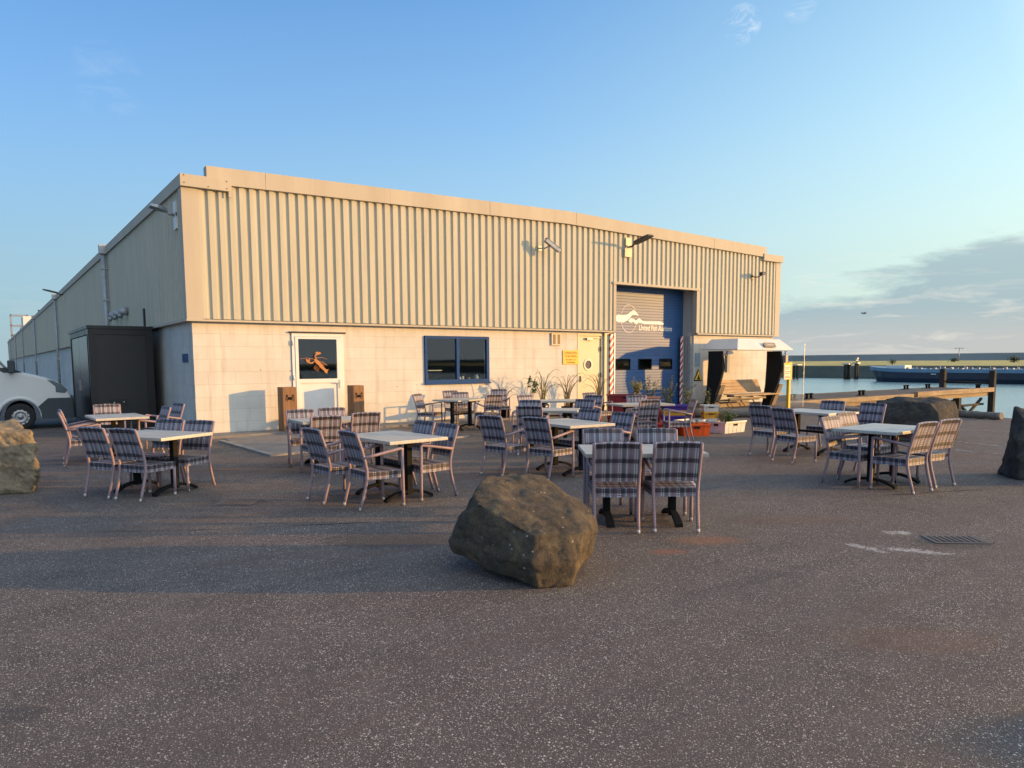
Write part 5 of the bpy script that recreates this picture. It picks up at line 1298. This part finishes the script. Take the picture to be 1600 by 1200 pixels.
# dolphins and lamp mast
def dolphin(x, y, zt, label, lamp=False, n=4, r_=.45):
    t = thing('mooring_dolphin', label, 'mooring post', (x, y, -2.5))
    for k in range(n):
        a = 2*math.pi*k/n; b = MB(); b.cyl((math.cos(a)*r_*.8, math.sin(a)*r_*.8, -1), .28 if n > 1 else .4, zt+3.5, 10); b.build('pile', M_PILE, t)
    b = MB(); b.box(-r_*1.3, r_*1.3, -r_*1.3, r_*1.3, zt+2.5, zt+2.75); b.build('cap', M_GALV, t)
    if lamp:
        b = MB(); b.cyl((0, 0, zt+2.75), .12, .8, 8); b.box(-.5, .5, -.1, .1, zt+3.2, zt+3.35); b.box(-.25, .25, -.25, .25, zt+3.5, zt+3.8); b.build('beacon', M_GALV, t)
dolphin(154.5-6, 71.15-4, .7, 'left cluster pile beside the bow of the barge', n=4, r_=.6)
dolphin(156-6, 69.9-4, .9, 'right pile with small beacon beside the bow of the barge', True, 2, .4)
dolphin(140, 74.0, .6, 'single grey capped pile seen through the glass screen', n=3, r_=.6)
lm = thing('lamp_mast', 'thin twin lamp mast on the far meadow above the barge', 'lamp post', (322, 116, .8))
b = MB(); b.cyl((0, 0, 0), .12, 5.6, 8); b.build('pole', M_GREYM, lm)
b = MB(); b.box(-.2, .2, -1.3, 1.3, 5.5, 5.62); b.box(-.25, .25, 1.0, 1.8, 5.35, 5.5); b.box(-.25, .25, -1.8, -1.0, 5.35, 5.5); b.build('lamp_head', M_DARKM, lm)
lm = thing('lamp_mast', 'faint thin mast on the far dike seen through the glass screen', 'lamp post', (255, 172, .9)); b = MB(); b.cyl((0, 0, 0), .09, 4.2, 8); b.box(-.15, .15, -.5, .5, 4.1, 4.2); b.build('pole', M_GREYM, lm)
def far_tree(x, y, s_, label, seed):
    random.seed(seed); t = thing('far_tree', label, 'tree', (x, y, .6)); b = MB(); b.cyl((0, 0, -.2), .2, s_*.5, 6); b.build('trunk', M_PILE, t)
    b = MB()
    for i in range(350):
        v = Vector((random.gauss(0, .42), random.gauss(0, .42), random.gauss(.62, .24)))*s_
        if v.z < .1: continue
        d_ = Vector((random.gauss(0, 1), random.gauss(0, 1), random.gauss(0, 1))).normalized(); leaf(b, v, d_, Vector((0, 0, 1)), .35*s_/1.6, .15*s_/1.6)
    b.build('crown', leaf_m('far_green', (.05, .07, .03)), t, recalc=False, weld=False)
for i, (x, y, s_, lb) in enumerate(((260, 92, 2.2, 'low dark bush on the meadow left of the thin mast'), (236, 66, 2.4, 'pair-like dark bush on the meadow above the barge middle'), (205, 36, 2.2, 'dark round bush at right on the far meadow'), (196, 24, 2.6, 'dark bush at the right end of the far meadow above the barge'), (250, 150, 1.6, 'tiny bush on the meadow above the left cluster piles'), (190, 78, 1.4, 'small bush on the bank near the bow of the barge'))): far_tree(x, y, s_*.7, lb, 60+i)
# gull
bd = thing('gull', 'dark gull flying low in the sky over the water', 'bird', (54.9, 13.8, 5.46), R(60))
b = MB(); rows = []
for y, r_ in ((-.32, .005), (-.24, .03), (-.1, .06), (.05, .07), (.18, .05), (.26, .035), (.33, .006)): rows.append([(r_*math.cos(a), y, r_*math.sin(a)) for a in [2*math.pi*j/8 for j in range(8)]])
b.grid(rows, 0, True)
for s_ in (-1, 1):
    W0 = [(s_*.04, .12, .03), (s_*.04, -.06, .03)]; W1 = [(s_*.32, .16, .16), (s_*.32, -.0, .15)]; W2 = [(s_*.68, .02, .05), (s_*.66, -.06, .04)]
    for dz in (0, .012): b.grid([[(x, y, z+dz) for x, y, z in W_] for W_ in (W0, W1, W2)], 0, False)
b.face([(-.03, -.28, 0), (.03, -.28, 0), (.06, -.42, 0), (-.06, -.42, 0)])
b.build('body', varied((.10, .10, .11), .2, 5, .7, name='gull_grey'), bd, recalc=False); bd.scale = (.7, .7, .7)
# clean up: wheels carry no category of their own
for o in bpy.data.objects:
    if o.parent is not None:
        for k in ('category', 'label', 'group'):
            if k in o.keys() and k != 'label': del o[k]
